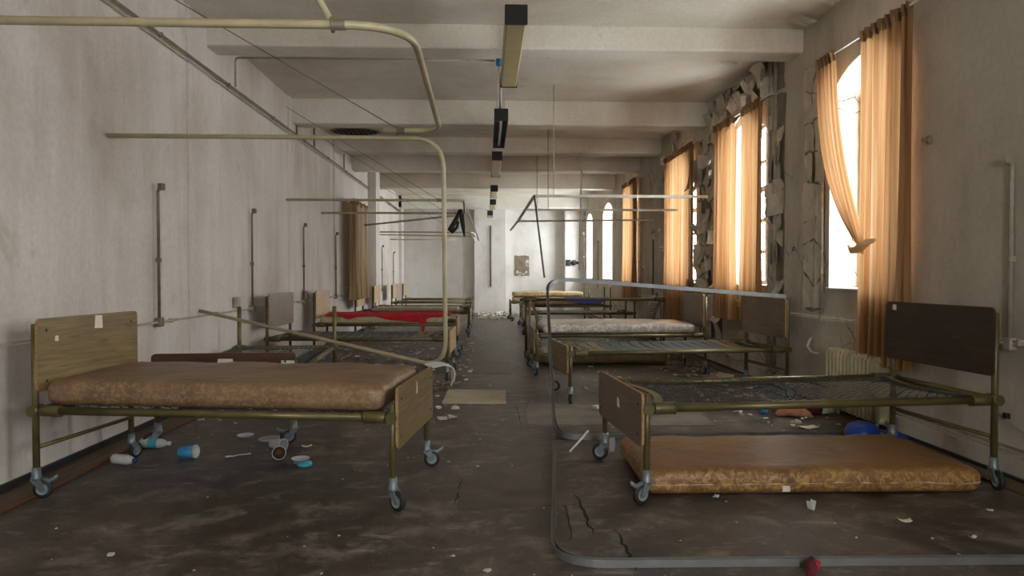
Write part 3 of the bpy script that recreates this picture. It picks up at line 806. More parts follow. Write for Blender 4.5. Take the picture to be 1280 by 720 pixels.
# stay wires and hangers on the left
wire((-.68, 5.23, ZT + .02), (X0, 5.3, 3.72), 'thin stay wire from left wall to the nearest overhead track')
wire((-.72, 10.1, ZT + .02), (X0, 10.1, 3.76), 'thin stay wire running down to the track above the red cloth, nearer one')
wire((-.72, 12.22, ZT + .02), (X0, 12.3, 3.74), 'thin stay wire running down to the track above the red cloth, farther one')
wire((-.75, 17.7, ZT), (X0, 17.7, 3.72), 'thin stay wire to a far left track')
wire((-.68, 3.03, ZT + .02), (-1.5, 3.12, ZC - .01), 'cream strut tube from ceiling to the nearest overhead track', .016, 'cream_metal', 'track_strut', None, 'strut')
wire((-.72, 3.06, ZT + .14), (X0, 3.5, 3.5), 'thin wire beside the cream strut at the top of the picture', .004)
# grey aluminium tracks on the right: I-section
IP = [(-.016, -.022), (.016, -.022), (.016, .022), (.0115, .022), (.0115, -.014), (-.0115, -.014), (-.0115, .022), (-.016, .022)]
def track_alu(pts, label, fil=.25, prof=IP, mat='alu', up=(0, 0, 1), k=1.0):
    o = Vector(pts[0]); m = MB().tube(fillet([Vector(p) - o for p in pts], fil, 12), 1, prof=[(a * k, b * k) for a, b in prof], up=up)
    return tag(m.build('curtain_track', M[mat], None, pts[0]), label, 'curtain track', 'cubicle curtain tracks')
track_alu([(3.15, 2.99, .019), (.30, 3.04, .019), (.565, 5.62, .019)], 'grey aluminium curtain track lying bent on the floor in the right foreground', .26, k=.82)
track_alu([(2.95, 5.44, .022), (.60, 5.40, .022), (.567, 5.70, .06), (.68, 7.68, 1.28), (3.22, 7.22, 1.083)], 'grey aluminium curtain track slanting from the floor up to rest on a brown headboard', .3, k=.95)
wire((.667, 9.49, ZT), (.66, 7.75, 1.29), 'loose grey track strip leaning from overhead corner down to the slanting track', .012, 'alu_dark', 'loose_strip', None, 'strip')
TP = [(-.016, -.018), (.016, -.018), (.016, .018), (-.016, .018)]
track_alu([(3.1, 9.49, ZT), (.667, 9.49, ZT), (.655, 11.5, ZT), (3.36, 11.5, ZT)], 'pale overhead curtain track at right, three-sided, above the plastic-wrapped mattress', .05, TP, 'track_pale')
track_alu([(3.36, 13.6, ZT), (.645, 14.0, ZT), (.6, 16.9, ZT)], 'overhead curtain track at right, farther one with its end pointing at the back wall', .05, TP, 'pipe')
track_alu([(.655, 11.55, ZT), (.645, 13.95, ZT)], 'short overhead track length joining the two right-hand track corners', .05, TP, 'pipe')
wire((.935, 9.49, ZT + .015), (.935, 9.49, ZC - .005), 'vertical hanger rod to right overhead track, rightmost and nearest of three', .006, 'cream_metal', 'hanger_rod', None, 'rod')
wire((1.04, 11.5, ZT + .015), (1.04, 11.5, ZC - .005), 'vertical hanger rod to right overhead track, middle of three', .006, 'pipe_dark', 'hanger_rod', None, 'rod')
wire((1.03, 13.9, ZT + .015), (1.03, 13.9, ZC - .005), 'vertical hanger rod to right overhead track, leftmost and farthest of three', .006, 'pipe_dark', 'hanger_rod', None, 'rod')
wire((1.80, 13.2, 1.40), (1.84, 13.15, 3.66), 'long pale rod hanging slightly askew from the third beam at right', .015, 'white_paint', 'hanger_rod', None, 'rod')

# ------------------------------------------------------------------ wall pipes and conduits
def pipe_run(name, pts, label, r=.012, mat='pipe', clips=(), fil=.05, cat='pipe', group='wall pipes and conduits', boxes=()):
    o = Vector(pts[0]); t = empty(name, pts[0], (0, 0, 0), label, cat, group)
    MB().tube(fillet([Vector(p) - o for p in pts], fil, 5), r, 10).build('pipe_tube', M[mat], t)
    for p in clips:
        q = Vector(p) - o; MB().box(q.x - .02, q.x + .02, q.y - .018, q.y + .018, q.z - .02, q.z + .02, b=.004).build('pipe_clip', M[mat], t)
    for (p, s) in boxes:
        q = Vector(p) - o; MB().box(q.x - .025, q.x + .025, q.y - s, q.y + s, q.z - s * 1.2, q.z + s * 1.2, b=.008).build('junction_box', M[mat], t)
    return t
xl = XL + .04
# high pipe along the left wall, two lines
pipe_run('wall_pipe', [(xl, YF, 3.44), (xl, YB, 3.44)], 'dark pipe running the whole length of the left wall below the ceiling', .016, 'pipe_dark', [(xl, 6.2 + 1.6 * k, 3.44) for k in range(10)])
pipe_run('wall_pipe', [(xl, YF, 3.395), (xl, YB, 3.395)], 'thin pale pipe just under the dark one high on the left wall', .010, 'pipe')
pipe_run('conduit', [(xl + .02, 7.95, 3.46), (xl + .02, 7.95, 3.79), (.1, 7.95, 3.79)], 'thin conduit crossing the ceiling from left wall to the lamp row', .012, 'pipe', boxes=[((.14, 7.95, 3.80), .04)])
pipe_run('wall_pipe', [(xl, YF, .90), (xl, 17.0, .90)], 'thin handrail-height pipe along the left wall behind the beds', .011, 'pipe', [(xl, 5.3 + 1.05 * k, .90) for k in range(11)])
for i, (y, z0, z1) in enumerate(((6.12, .9, 2.09), (8.52, .9, 2.10), (10.9, .9, 2.10), (13.2, .9, 2.10), (19.0, .9, 2.1), (21.3, .9, 2.0))):
    pipe_run('conduit', [(xl, y, z0), (xl, y, z1 - .03), (xl + .05, y, z1)], ['vertical conduit on left wall right of the nearest oak headboard', 'vertical conduit on left wall above the slanting cream track', 'vertical conduit on left wall above the pale wooden headboard',
             'vertical conduit on left wall just before the beige curtain', 'vertical conduit on left wall past the beige curtain, nearer one', 'vertical conduit on left wall past the beige curtain, farthest one'][i], .013, 'pipe_dark', [(xl, y, (z0 + z1) / 2 - .05)], .02,
             boxes=[((xl + .005, y, z0), .035), ((xl + .03, y, z1), .024)])
for y in (8.0, 11.0, 14.3):
    pipe_run('wall_socket', [(xl, y, .93), (xl, y, .98)], {8.0: 'small wall socket box behind the grey-brown headboard', 11.0: 'small wall socket box behind the pale wooden headboard', 14.3: 'small wall socket box beside the beige curtain'}[y], .01, 'pipe', boxes=[((xl, y, 1.0), .05)], cat='socket', group='left wall sockets')
for (ya, yb, z) in ((10.55, 10.55, 3.6), (11.6, 11.6, 3.7), (14.0, 14.0, 3.75)):
    pipe_run('conduit', [(xl, ya, 3.44), (xl, ya, z + .2)], {10.55: 'short riser pipe from high left pipe behind the second beam, first of three', 11.6: 'short riser pipe from high left pipe, second of three', 14.0: 'short riser pipe from high left pipe, third of three'}[ya], .014, 'pipe_dark')
xr = XR - .021
pipe_run('wall_pipe', [(xr, YF, .885), (xr, 22, .885)], 'pale pipe running along the right wall below the windows', .013, 'pipe', [(xr, 4.2 + 1.1 * k, .885) for k in range(12)])
pipe_run('conduit', [(xr, 4.28, .89), (xr, 4.28, 2.03), (xr - .05, 4.28, 2.06)], 'pale vertical pipe on right wall right of the dark brown headboard', .015, 'pipe', [(xr, 4.28, 1.42)], .02, boxes=[((xr, 4.28, .87), .034), ((xr - .03, 4.28, 2.06), .022)])
pipe_run('conduit', [(xr, 6.76, .89), (xr, 6.76, 2.25)], 'thin pale vertical pipe on right wall just left of the nearest window', .013, 'pipe', [(xr, 6.76, 1.35)], boxes=[((xr, 6.76, .87), .035)])
pipe_run('conduit', [(xr, 7.9, .12), (xr, 7.9, ZC - .01)], 'tall vertical pipe on right wall behind first beam, right one of pair', .022, 'pipe')
pipe_run('conduit', [(xr, 8.06, .12), (xr, 8.06, ZC - .01)], 'tall vertical pipe on right wall behind first beam, left one of pair', .018, 'pipe')
pipe_run('conduit', [(xr, 13.75, .89), (xr, 13.75, 2.15)], 'short dark vertical pipe on right wall beyond the third curtained window', .016, 'pipe_dark', boxes=[((xr, 13.75, 2.15), .035)])
pipe_run('conduit', [(xr, 20.6, .89), (xr, 20.6, 2.3)], 'thin vertical pipe on right wall between the two uncurtained windows', .014, 'pipe', boxes=[((xr, 20.6, 2.3), .035)])
pipe_run('conduit', [(.15, YB - .475, .95), (.15, YB - .475, 3.0)], 'thin vertical conduit on the back wall chimney breast with round switch', .022, 'pipe_dark', boxes=[((.15, YB - .475, .95), .05), ((.15, YB - .475, 1.75), .03)])
pipe_run('wall_pipe', [(xr - .01, YF, .20), (xr - .01, YB, .20)], 'pipe running low along the right wall above the skirting', .014, 'pipe_dark')

# ------------------------------------------------------------------ ceiling lights
def lamp(loc, label, L=1.85, open_=False, detail=True):
    t = empty('ceiling_light', loc, (0, 0, 0), label, 'ceiling light', 'fluorescent ceiling lights in a row')
    w, h = .0875, .15
    MB().box(-w, w, .02, L - .02, h * .55, h, b=.004).build('housing', M['white_paint'] if not open_ else M['black'], t)
    for y in (0, L - .03): MB().box(-w - .004, w + .004, y, y + .03, -.004, h + .004, b=.006).build('end_cap', M['black'], t)
    if open_:
        MB().tube([(0, .03, .045), (0, L - .03, .045)], .02, 12).build('fluorescent_tube', M['white'], t)
        for s in (-1, 1): MB().box(s * w * .98 - .004, s * w * .98 + .004, .03, L - .03, .0, h * .6).build('side_plate', M['black'], t)
    else:
        m = MB(); P = [(-w + .003, h * .56), (-w + .006, .015), (-w + .018, .0), (w - .018, .0), (w - .006, .015), (w - .003, h * .56)]
        m.prism([(x, .028, z) for x, z in P], (0, L - .056, 0)); m.build('diffuser', M['diffuser'], t)
    top = ZC - loc[2]
    for y in (.12, L - .12):
        for s in ((-.045, .045) if detail else (0,)): MB().tube([(s, y, h), (s, y, top - .002)], .006, 8).build('hanging_rod', M['white_paint'], t)
    return t
ZL = 3.32
lamp((.24, 5.48, ZL), 'long ceiling lamp with yellowed diffuser, nearest of the row', 1.87)
lamp((.195, 8.9, ZL), 'ceiling lamp with missing diffuser and bare tube showing, second of the row', 1.95, True)
lamp((.19, 12.0, ZL), 'suspended ceiling lamp, third of the row', 2.1)
lamp((.19, 16.5, ZL), 'suspended ceiling lamp, fourth of the row', 1.5, False, False)
lamp((.19, 19.6, ZL), 'suspended ceiling lamp, fifth of the row', 1.5, False, False)
lamp((.12, 22.0, ZL - .1), 'suspended ceiling lamp in front of back wall, farthest of the row', .8, False, False)
pipe_run('conduit', [(.15, 7.93, 3.76), (.17, 8.2, 3.68), (.185, 8.95, 3.49)], 'white cable tube with blue end dropping to the open lamp', .018, 'white', fil=.1, boxes=[])
tag(MB().lathe([(0, -.05), (.035, -.05), (.04, -.03), (.04, .03), (.03, .05), (0, .05)], 12).build('cable_joint', M['cup_blue'], None, (.15, 7.9, 3.77)), 'small blue cable joint under the ceiling conduit', 'cable joint')

# hole in ceiling
def hole():
    m = MB(); n = 40; rim = []; inn = []; c = (-2.42, 12.72)
    for k in range(n):
        a = 2 * PI * k / n; rr = 1 + .12 * nz(math.cos(a) * 2, math.sin(a) * 2, 3)
        rim.append((c[0] + .46 * rr * math.cos(a), c[1] + .36 * rr * math.sin(a), ZC - .003)); inn.append((c[0] + .4 * rr * math.cos(a), c[1] + .3 * rr * math.sin(a), ZC - .012))
    m.add(rim + inn, [(i, (i + 1) % n, n + (i + 1) % n, n + i) for i in range(n)], True, 1)
    m.add(inn, [tuple(range(n))], False, 0)
    for k in range(8): m.tube([(c[0] - .32 + .09 * k, c[1] - .2, ZC - .016), (c[0] - .3 + .09 * k, c[1] + .2, ZC - .016)], .006, 5, 1)
    tag(m.build('ceiling_hole', [M['crack'], M['pipe_dark']]), 'dark oval hole in the ceiling plaster at left behind the second beam', 'hole')
hole()

# ------------------------------------------------------------------ curtains
def curtain(label, y0, y1, zt, zb, pleats=9, amp=.045, seed=0, x=XR - .13, mat='curtain', fn=None, head=True, group='orange window curtains', side=1):
    t = empty('curtain', (x, (y0 + y1) / 2, 0), (0, 0, 0), label, 'curtain', group); oy = (y0 + y1) / 2
    def P(u, v):
        z = zt + (zb - zt) * v
        a = amp * (.55 + .45 * v) * (1 - .25 * math.sin(PI * v * .9))
        ph = pleats * 2 * PI * (u + .035 * nz(u * 4, seed, v * .7)) + seed
        d = a * math.sin(ph) + .5 * a * nz(u * pleats * 1.3, seed + 9, v * 1.1, 1)
        y = y0 + (y1 - y0) * u + .012 * nz(u * 5, v * 3, seed)
        y = oy + (y - oy) * (1 - .06 * math.sin(PI * v)) 
        if fn: y, z, d = fn(u, v, y, z, d)
        z += (.012 * math.sin(ph * .5 + 1) + .02 * nz(u * 6, seed, 1)) * (v if v > .98 else 0)
        return Vector((d * side, y - oy, z))
    m = MB(); m.grid(P, 120, 40, 0, True, True); m.build('fabric', M[mat], t)
    if head:
        def H(u, v):
            p = P(u, 0); ph = pleats * 4 * PI * u
            return Vector((p.x - side * (.012 + .014 * math.sin(ph)) * (1 if v < .6 else .6), p.y, p.z + .045 - .10 * v + .012 * nz(u * 30, v * 2, seed)))
        m = MB(); m.grid(H, 120, 4, 0, True, True); m.build('heading', M['curtain_head'], t)
    return t
def rod(y0, y1, z, label, mat='white_paint'):
    t = empty('curtain_rail', (XR - .13, (y0 + y1) / 2, z), (0, 0, 0), label, 'curtain rail', 'window curtain rails')
    h = (y1 - y0) / 2
    MB().tube([(0, -h, 0), (0, h, 0)], .010, 10).build('rod', M[mat], t)
    for y in (-h + .03, h - .03): MB().tube([(.13, y, .02), (.02, y, .02), (0, y, 0)], .007, 8).build('bracket', M[mat], t)
rod(5.05, 6.74, 3.40, 'white rail above the nearest window'); rod(7.85, 9.72, 3.40, 'curtain rail above the second window')
rod(10.65, 12.5, 3.40, 'curtain rail above the third window'); rod(14.7, 16.35, 3.42, 'curtain rail above the fourth window')
def tied(u, v, y, z, d):
    k = min(1, v / .93); g = k ** 2.2
    c = 6.50 - .08 * k - .58 * k ** 2.6
    wid = .34 * (1 - .0 * k) * (1 + .1 * math.sin(PI * k)) * (1 - .5 * k ** 6)
    y = c - wid * (u - .5)
    if v > .93: z = z + (v - .93) * 1.5
    z += .22 * (u - .2) * g * -.6
    return y, z, d * (1 - .2 * k) - .02 * g
curtain('short orange curtain pulled aside and knotted at the left of the nearest window', 6.68, 6.2, 3.38, 1.50, 5, .035, 2.0, fn=tied)
curtain('long orange curtain hanging at the right of the nearest window', 5.17, 5.83, 3.38, .57, 7, .06, 5.0)
curtain('orange curtain at the left of the second window', 8.92, 9.66, 3.38, .72, 6, .065, 8.0)
curtain('orange curtain at the right of the second window, by the pair of tall pipes', 8.04, 8.62, 3.38, .72, 5, .065, 11.0)
curtain('orange curtain at the left of the third window', 11.56, 12.42, 3.38, .52, 7, .05, 14.0)
curtain('orange curtain at the right of the third window, beside the peeling pier', 10.72, 11.5, 3.38, .52, 7, .05, 17.0)
curtain('orange curtain of the fourth window, left half', 15.55, 16.25, 3.40, .72, 5, .05, 20.0)
curtain('orange curtain of the fourth window, right half', 14.8, 15.48, 3.40, .72, 5, .05, 23.0)
def knot():
    c = Vector((XR - .16, 5.78, 1.56)); m = MB()
    m.tube([c + Vector(p) for p in ((0, .22, .02), (-.02, .12, -.03), (-.03, .0, -.02), (-.02, -.12, .03), (0, -.2, .05))], [.012, .03, .036, .03, .012], 10)
    return m.build('knot', M['curtain_knot'])
kn = knot()
for o in COL.objects:
    if o.get('label', '').startswith('short orange curtain'): kn.parent = o; kn.matrix_parent_inverse = Matrix.Translation(-Vector(o.location))
curtain('beige and brown striped curtain hanging by the left wall', 13.75, 15.3, 2.80, .80, 4, .12, 30.0, x=XL + .22, mat='curtain_beige', head=True, group=None, side=-1)

# ------------------------------------------------------------------ radiator
def radiator():
    t = empty('radiator', (XR - .14, 5.88, 0), (0, 0, 0), 'cream column radiator on the floor beneath the nearest window', 'radiator')
    n = 14; p = .062
    for k in range(n):
        y = (k - (n - 1) / 2) * p; m = MB()
        for s in (-1, 1): m.tube(fillet([(s * .05, y, .10), (s * .05, y, .60)], .01), .023, 10)
        m.tube([(-.05, y, .59), (-.03, y, .618), (.03, y, .618), (.05, y, .59)], .024, 10); m.tube([(-.05, y, .11), (.05, y, .11)], .026, 10)
        m.box(-.05, .05, y - .012, y + .012, .1, .6)
        m.build('radiator_column', M['radiator'], t)
    h = n / 2 * p
    for y in (-h + .03, h - .03):
        for s in (-.05, .05): MB().tube([(s, y, 0.0), (s, y, .1)], .014, 8).build('foot', M['radiator'], t)
    MB().tube([(0, -h - .02, .11), (0, -h - .1, .11), (0, -h - .1, .0)], .014, 10).build('valve_pipe', M['pipe_dark'], t)
radiator()

# ------------------------------------------------------------------ things on the walls
tag(MB().tube([(.028, .02, 0), (-.02, -.03, -.02), (-.03, .0, -.09), (-.03, -.1, -.14), (-.01, -.2, -.14)], [.012, .012, .012, .011, .006], 8).build('cable_end', M['white'], None, (XR - .03, 6.98, .66)), 'white curled cable end sticking from right wall left of radiator', 'cable')
def plug():
    t = empty('cable_stub', (XR - .006, 4.3, .40), (0, 0, 0), 'black plug on a loose cable at the right wall, right edge of picture', 'cable')
    MB().box(-.03, .0, -.02, .02, -.02, .02, b=.006).build('plug', M['black'], t)
    MB().tube([(-.02, 0, 0), (-.03, -.05, -.03), (-.02, -.12, -.07), (-.006, -.25, -.08), (-.006, -.6, -.08)], .004, 6).build('wire', M['pipe'], t)
plug()
def poster():
    m = MB(); P = []; n = 44; c = (1.24, YB - .004, 1.62); w, h = .26, .36
    for k in range(n):
        a = 2 * PI * (k + .5) / n; ca, sa = math.cos(a), math.sin(a); q = 1 / max(abs(ca), abs(sa)); q *= 1 + .10 * nz(ca * 3, sa * 3, 2)
        P.append((c[0] + w * ca * q, c[1], c[2] + h * sa * q))
    m.prism(P, (0, -.004, 0), 0)
    rnd = random.Random(4)
    for k in range(10):
        a = rnd.uniform(-2.6, .8); x, z = c[0] + w * .85 * math.cos(a), c[2] + h * .85 * math.sin(a); s = rnd.uniform(.03, .08)
        m.prism([(x - s, c[1] - .006, z - s * .7), (x + s * .6, c[1] - .006, z - s), (x + s, c[1] - .006, z + s * .5), (x - s * .2, c[1] - .006, z + s)], (0, -.003, 0), 1)
    tag(m.build('torn_poster', [M['bare'], M['white']]), 'brown torn patch with white paper scraps on the back wall', 'poster')
poster()
def wall_lamp():
    t = empty('wall_lamp', (2.95, YB - .455, 1.72), (0, 0, 0), 'black fitting on the far right corner pier of back wall', 'wall fitting')
    MB().box(-.2, -.05, -.1, .0, -.11, .11, b=.02).build('body', M['black'], t)
    MB().lathe([(0, -.06), (.08, -.06), (.1, 0), (.06, .05), (0, .05)], 12, Matrix.Translation((.06, -.1, 0)) @ Matrix.Rotation(PI / 2, 4, 'X')).build('head', M['black'], t)
    MB().tube([(-.06, -.05, 0), (.06, -.08, 0)], .03, 8).build('arm', M['black'], t)
    MB().box(.14, .24, -.08, 0, -.05, .05, b=.02).build('bracket', M['black'], t)
wall_lamp()
tag(MB().lathe([(0, 0), (.035, 0), (.035, .015), (.012, .02), (.012, .05), (.02, .055), (0, .06)], 12, Matrix.Rotation(-PI / 2, 4, 'Y')).build('wall_hook', M['bare'], None, (XR - .002, 5.13, 2.35)), 'small broken fitting on right wall beside the long near curtain', 'wall fitting')

# ------------------------------------------------------------------ litter on the floor
def cup(loc, rot, label, outer, inner, rt=.042, rb=.03, h=.105, name='paper_cup', group=None):
    t = empty(name, loc, rot, label, 'cup', group)
    MB().lathe([(rb, 0), (rt, h), (rt - .002, h), (rb - .002, .003), (0, .003)], 24, None, 0).lathe([(0, 0), (rb, 0)], 24).build('cup_wall', [outer, inner], t)
    MB().lathe([(rt, h - .002), (rt + .003, h), (rt, h + .003), (rt - .003, h), (rt, h - .002)], 24).build('rim', M['white'], t)
    if inner: MB().lathe([(rt - .0025, h - .002), (rb - .0025, .0035), (0, .0035)], 24).build('lining', inner, t)
    return t
cup((-2.20, 4.97, .043), (R(90) - .08, 0, R(80)), 'blue paper cup lying on its side on the floor under the nearest left bed', M['cup_blue'], M['white'], .046, .036, .12)
cup((-1.50, 4.96, .046), (R(84), 0, R(19)), 'white cup lying with its stained brown inside facing out, among the litter', M['white'], M['cup_brown'], .046, .036, .10)
cup((-1.62, 5.20, .042), (R(88), 0, R(60)), 'clear plastic cup lying behind the brown-stained cup', M['clear_plastic'], None, .045, .033, .12, 'plastic_cup')
def tub(loc, label, r=.055, h=.035, rot=(0, 0, 0)):
    t = empty('plastic_tub', loc, rot, label, 'tub')
    MB().lathe([(0, 0), (r * .8, 0), (r, h), (r + .004, h), (r + .004, h - .003), (r - .002, h - .003), (r * .78, .003), (0, .003)], 24).build('tub_body', M['white'], t)
    return t
t = tub((-1.30, 4.80, .002), 'small white plastic tub with a teal scrap, right end of the litter', .058, .036)
MB().lathe([(0, 0), (.052, 0), (.05, .02), (0, .03)], 14, Matrix.Translation((.045, -.06, 0))).build('teal_lid', M['teal'], t)
tub((-1.95, 5.58, .002), 'shallow white plastic lid at the back of the litter', .062, .022)
def bottle(loc, rot, label, L=.24, r=.034, cap='navy_cap', lab='cup_blue'):
    t = empty('plastic_bottle', loc, rot, label, 'bottle')
    MB().lathe([(0, 0), (r * .9, .0), (r, .012), (r, L * .22), (r * .96, L * .25), (r, L * .28), (r, L * .68), (r * .75, L * .82), (.014, L * .92), (.014, L)], 20).build('bottle_body', M['white'], t)
    MB().lathe([(r + .001, L * .3), (r + .001, L * .62)], 20).build('bottle_label', M[lab], t)
    MB().lathe([(.0165, L * .94), (.0165, L * 1.03), (0, L * 1.03)], 14).build('cap', M[cap], t)
bottle((-2.60, 4.84, .036), (R(90), 0, R(70)), 'small white bottle with dark blue cap lying by the left wall', .19, .034, 'navy_cap', 'white')
bottle((-2.50, 5.24, .037), (R(90), 0, R(-65 - 12)), 'white bottle with blue label lying near a caster by the left wall', .22, .036, 'white', 'teal') if False else None
bottle((-2.63, 5.28, .037), (R(90), 0, R(82)), 'longer white bottle with pale blue label lying near the left wall', .23, .036, 'white', 'teal')
def spoon():
    m = MB()
    m.grid(lambda u, v: Vector((-.085 + .05 * u, (v - .5) * .034 * math.sin(PI * min(1, .12 + u * .8)), .004 + .008 * ((2 * v - 1) ** 2))), 10, 8)
    m.tube([(-.04, 0, .006), (0, 0, .012), (.09, 0, .008)], [.006, .0035, .005], 6)
    tag(m.build('plastic_spoon', M['white'], None, (-1.80, 4.99, .001), (0, 0, R(32))), 'white plastic spoon lying beside the brown-stained cup', 'spoon')
spoon()
tag(MB().lathe([(0, 0), (.09, 0), (.1, .006), (.1, .01), (0, .004)], 24).build('clear_lid', M['clear_plastic'], None, (-1.72, 5.5, .001)), 'clear flat plastic lid on the floor behind the clear cup', 'lid')
def scrap(loc, w, h, label, seed, mat='paper', rot=0, name='paper_scrap', cat='paper', curl=.02):
    m = MB(); w *= .58; h *= .58
    def fn(u, v):
        return Vector(((u - .5) * w * (1 + .3 * nz(v * 3, seed, 1)), (v - .5) * h * (1 + .3 * nz(u * 3, seed, 2)), .002 + abs(curl * (u - .5) * 2) ** 1.0 * abs(u - .5) + .006 * (1 + nz(u * 3, v * 3, seed))))
    m.grid(fn, 6, 6, 0, False); m.grid(lambda u, v: fn(u, v) - Vector((0, 0, .0015)), 6, 6, 0, False, flip=True)
    return tag(m.build(name, M[mat], None, loc, (0, 0, rot)), label, cat)
scrap((-1.37, 5.24, .0), .13, .06, 'flat pale paper scrap right of the clear cup', 1, rot=.3)
scrap((2.225, 3.53, .0), .11, .07, 'pale paper scrap on the bare floor in front of the right floor mattress', 2, rot=-.2)
scrap((1.81, 3.72, .0), .07, .06, 'crumpled white scrap before the right floor mattress, left one', 3, 'white', .5, curl=.1)
scrap((2.42, 3.29, .0), .06, .035, 'tiny white scrap by the long floor track, right side', 4, 'white', .2)
scrap((1.35, 3.95, .0), .07, .05, 'tiny pale flake below the right near caster', 5, 'white', .9)
scrap((.93, 5.0, .0), .06, .06, 'crumpled white scrap left of the far right-hand caster', 6, 'white', 1.2, curl=.2)
scrap((2.76, 5.74, .0), .26, .16, 'cream paper scrap on the floor under the near right bed', 7, 'paper', .1)
tag(MB().tube([(0, 0, .008), (.12, .28, .03), (.2, .46, .05)], [.008, .009, .010], 8).build('stick', M['white_paint'], None, (.62, 5.02, .0)), 'short pale stick propped on the floor track at right', 'stick')
tag(MB().prism([(-.45, 6.97, .001), (.2, 6.92, .001), (.215, 7.69, .001), (-.435, 7.76, .001)], (0, 0, .012)).build('floor_board', M['light_board']), 'pale square board lying on the aisle floor', 'board')
def rag(loc, label, pts, rs, mats, name='rag', cat='cloth'):
    t = empty(name, loc, (0, 0, 0), label, cat)
    for (nm, ps, rr, mt) in zip(('folds', 'tail', 'end'), pts, rs, mats):
        m = MB(); m.tube(ps, rr, 10)
        m.v = [tuple(Vector(p) + Vector((nz(*p, 13), nz(p[1], p[2], p[0], 13), .6 * nz(p[2], p[0], p[1], 13))) * .02) for p in m.v]
        m.v = [(p[0], p[1], max(.001, p[2])) for p in m.v]
        m.build(nm, M[mt], t)
rag((2.9, 6.25, 0), 'salmon and maroon cloth heap on the floor left of the radiator',
    [[(-.2, .0, .02), (-.1, -.02, .06), (.0, -.05, .05), (.08, -.1, .02)], [(-.02, .03, .05), (.12, .05, .06), (.24, .05, .05)], [(.22, .05, .06), (.32, .08, .06), (.42, .1, .03)]],
    [[.02, .06, .06, .02], [.05, .065, .06], [.06, .06, .02]], ['salmon', 'maroon', 'paper'])
rag((1.44, 2.93, 0), 'small dark red crumpled wrapper on the floor at the bottom edge', [[(-.03, -.05, .015), (-.01, .0, .03), (.02, .05, .055)], [(.0, .0, .02), (.04, .03, .04)]], [[.015, .026, .010], [.018, .010]], ['maroon', 'red'], 'wrapper', 'wrapper')
def blue_bag():
    t = empty('plastic_bag', (2.93, 5.2, 0), (0, 0, 0), 'blue plastic bag puffed up behind the floor mattress at right', 'bag')
    m = MB(); m.lathe([(0, .0), (.08, .0), (.125, .04), (.13, .09), (.11, .14), (.06, .165), (0, .17)], 24)
    m.v = [(p[0] * (1 + .12 * nz(p[0], p[1], p[2], 8)), p[1] * (1 + .12 * nz(p[1], p[0], p[2], 8)), p[2]) for p in m.v]; m.build('bag_body', M['blue'], t)
    m = MB(); m.tube([(.12, -.02, .05), (.25, -.03, .06), (.36, .0, .03)], [.06, .05, .015], 10); m.build('bag_tail', M['blue'], t)
blue_bag()
tag(MB().lathe([(0, 0), (.02, .0), (.042, .03), (.042, .05), (.02, .08), (0, .085)], 16).build('ball', M['cup_blue'], None, (2.62, 6.35, 0)), 'small light blue ball on the floor left of the cloth heap', 'ball')
scrap((2.75, 8.0, 0.0), .55, .42, 'tan cardboard sheet on the floor below the strapped bed', 9, 'light_board', .6, 'cardboard', 'cardboard', .25)
# white strap on the near left bed's far corner
m = MB(); P = [(-.46, 5.36, .60), (-.36, 5.42, .615), (-.27, 5.45, .585), (-.265, 5.46, .50), (-.28, 5.46, .44)]
m.tube(fillet(P, .03), 1, prof=[(-.06, -.003), (.06, -.003), (.06, .003), (-.06, .003)], up=(.3, .0, 1))
tag(m.build('strap', M['white']), 'white plastic strap hanging at the low bend of the dropped cream track', 'strap')

def crumbs(label, areas, seed, mat, smin=.008, smax=.035):
    rnd = random.Random(seed); m = MB()
    for (x0, x1, y0, y1, n) in areas:
        for k in range(n):
            x, y = rnd.uniform(x0, x1), rnd.uniform(y0, y1); s = rnd.uniform(smin, smax) * (1 if rnd.random() < .8 else 1.9); a = rnd.uniform(0, 6.28)
            P = []
            for j in range(5):
                an = a + j * 1.2566 + rnd.uniform(-.3, .3); rr = s * rnd.uniform(.5, 1)
                P.append(Vector((x + rr * math.cos(an), y + rr * math.sin(an), .003)))
            tp = [p + Vector((rnd.uniform(-.2, .2) * s, rnd.uniform(-.2, .2) * s, s * rnd.uniform(.1, .5))) for p in P]
            m.add(P + tp, [(4, 3, 2, 1, 0), (5, 6, 7, 8, 9)] + [(i, (i + 1) % 5, 5 + (i + 1) % 5, 5 + i) for i in range(5)])
    tag(m.build('plaster_crumbs', M[mat]), label, 'debris', None, 'stuff')
crumbs('pale plaster crumbs strewn over the floor between the left beds', [(-2.6, -.3, 6.2, 8.4, 230), (-2.6, -.2, 8.4, 14, 420), (-2.6, 0, 14, 22, 260)], 1, 'debris')
crumbs('pale plaster crumbs strewn along the foot of the right wall', [(2.3, 3.15, 5.4, 14, 260), (1.0, 2.4, 6.4, 14, 120)], 2, 'debris')
crumbs('white rubble in front of the back wall', [(-2.6, 3.1, 22.5, 23.4, 420), (-.3, .6, 20, 23, 120)], 3, 'debris', .02, .09)
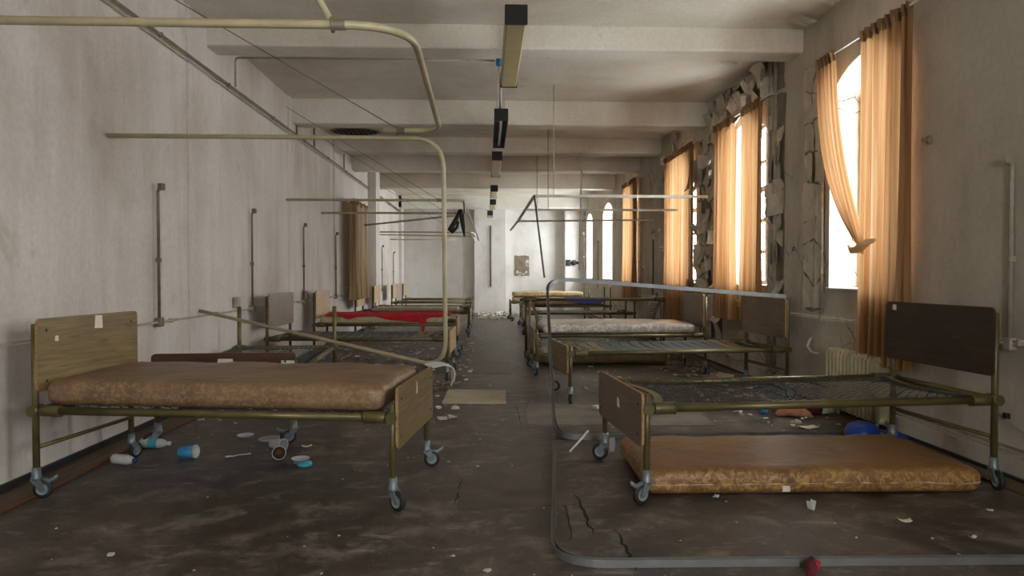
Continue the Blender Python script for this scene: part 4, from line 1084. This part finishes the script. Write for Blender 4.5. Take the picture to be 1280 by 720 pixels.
crumbs('sparse white flecks on the floor of the near aisle', [(-2.6, 2.9, 2.7, 6.2, 90), (-.5, .8, 6, 16, 90)], 4, 'debris', .004, .012)
crumbs('brown plaster lumps below the peeling pier at right', [(2.5, 3.15, 7.4, 11.5, 120), (-2.5, -.4, 7.6, 10.8, 160)], 5, 'debris_brown', .015, .06)

# ------------------------------------------------------------------ camera, light
cam = bpy.data.cameras.new('camera'); cam.lens = 24; cam.sensor_width = 36
co = bpy.data.objects.new('camera', cam); COL.objects.link(co); S.camera = co
co.location = (0, 0, 1.32)
co.rotation_euler = (PI / 2 - math.atan(17 / 853.33), 0, -math.atan(32 / 853.33))
cam.clip_end = 200

w = bpy.data.worlds.new('overcast'); S.world = w; w.use_nodes = True
nt = w.node_tree; nt.nodes.clear()
bg = nt.nodes.new('ShaderNodeBackground'); ow = nt.nodes.new('ShaderNodeOutputWorld')
bg.inputs[0].default_value = (.93, .97, 1.0, 1); bg.inputs[1].default_value = 14
nt.links.new(bg.outputs[0], ow.inputs[0])
for (a, b) in WIN:
    l = bpy.data.lights.new('window_portal', 'AREA'); l.shape = 'RECTANGLE'; l.size = RISE + ZSP - ZS + .1; l.size_y = b - a
    l.cycles.is_portal = True
    o = bpy.data.objects.new('window_portal', l); COL.objects.link(o)
    o.location = (XR + WT + .02, (a + b) / 2, (ZS + ZSP + RISE) / 2)
    o.rotation_euler = (0, PI / 2, 0)
for (a, b) in FILL_GAP:  # portal for the added fill opening
    l = bpy.data.lights.new('window_portal', 'AREA'); l.shape = 'RECTANGLE'; l.size = b - a; l.size_y = 2.35
    l.cycles.is_portal = True
    o = bpy.data.objects.new('window_portal', l); COL.objects.link(o)
    o.location = ((a + b) / 2, YF - .32, 2.125); o.rotation_euler = (PI / 2, 0, 0)
S.cycles.use_denoising = True
S.cycles.max_bounces = 12; S.cycles.diffuse_bounces = 8; S.cycles.transparent_max_bounces = 12
S.cycles.sample_clamp_indirect = 20
S.view_settings.view_transform = 'Standard'; S.view_settings.look = 'None'
S.view_settings.gamma = 1; S.view_settings.use_curve_mapping = False
S.view_settings.exposure = 1.3
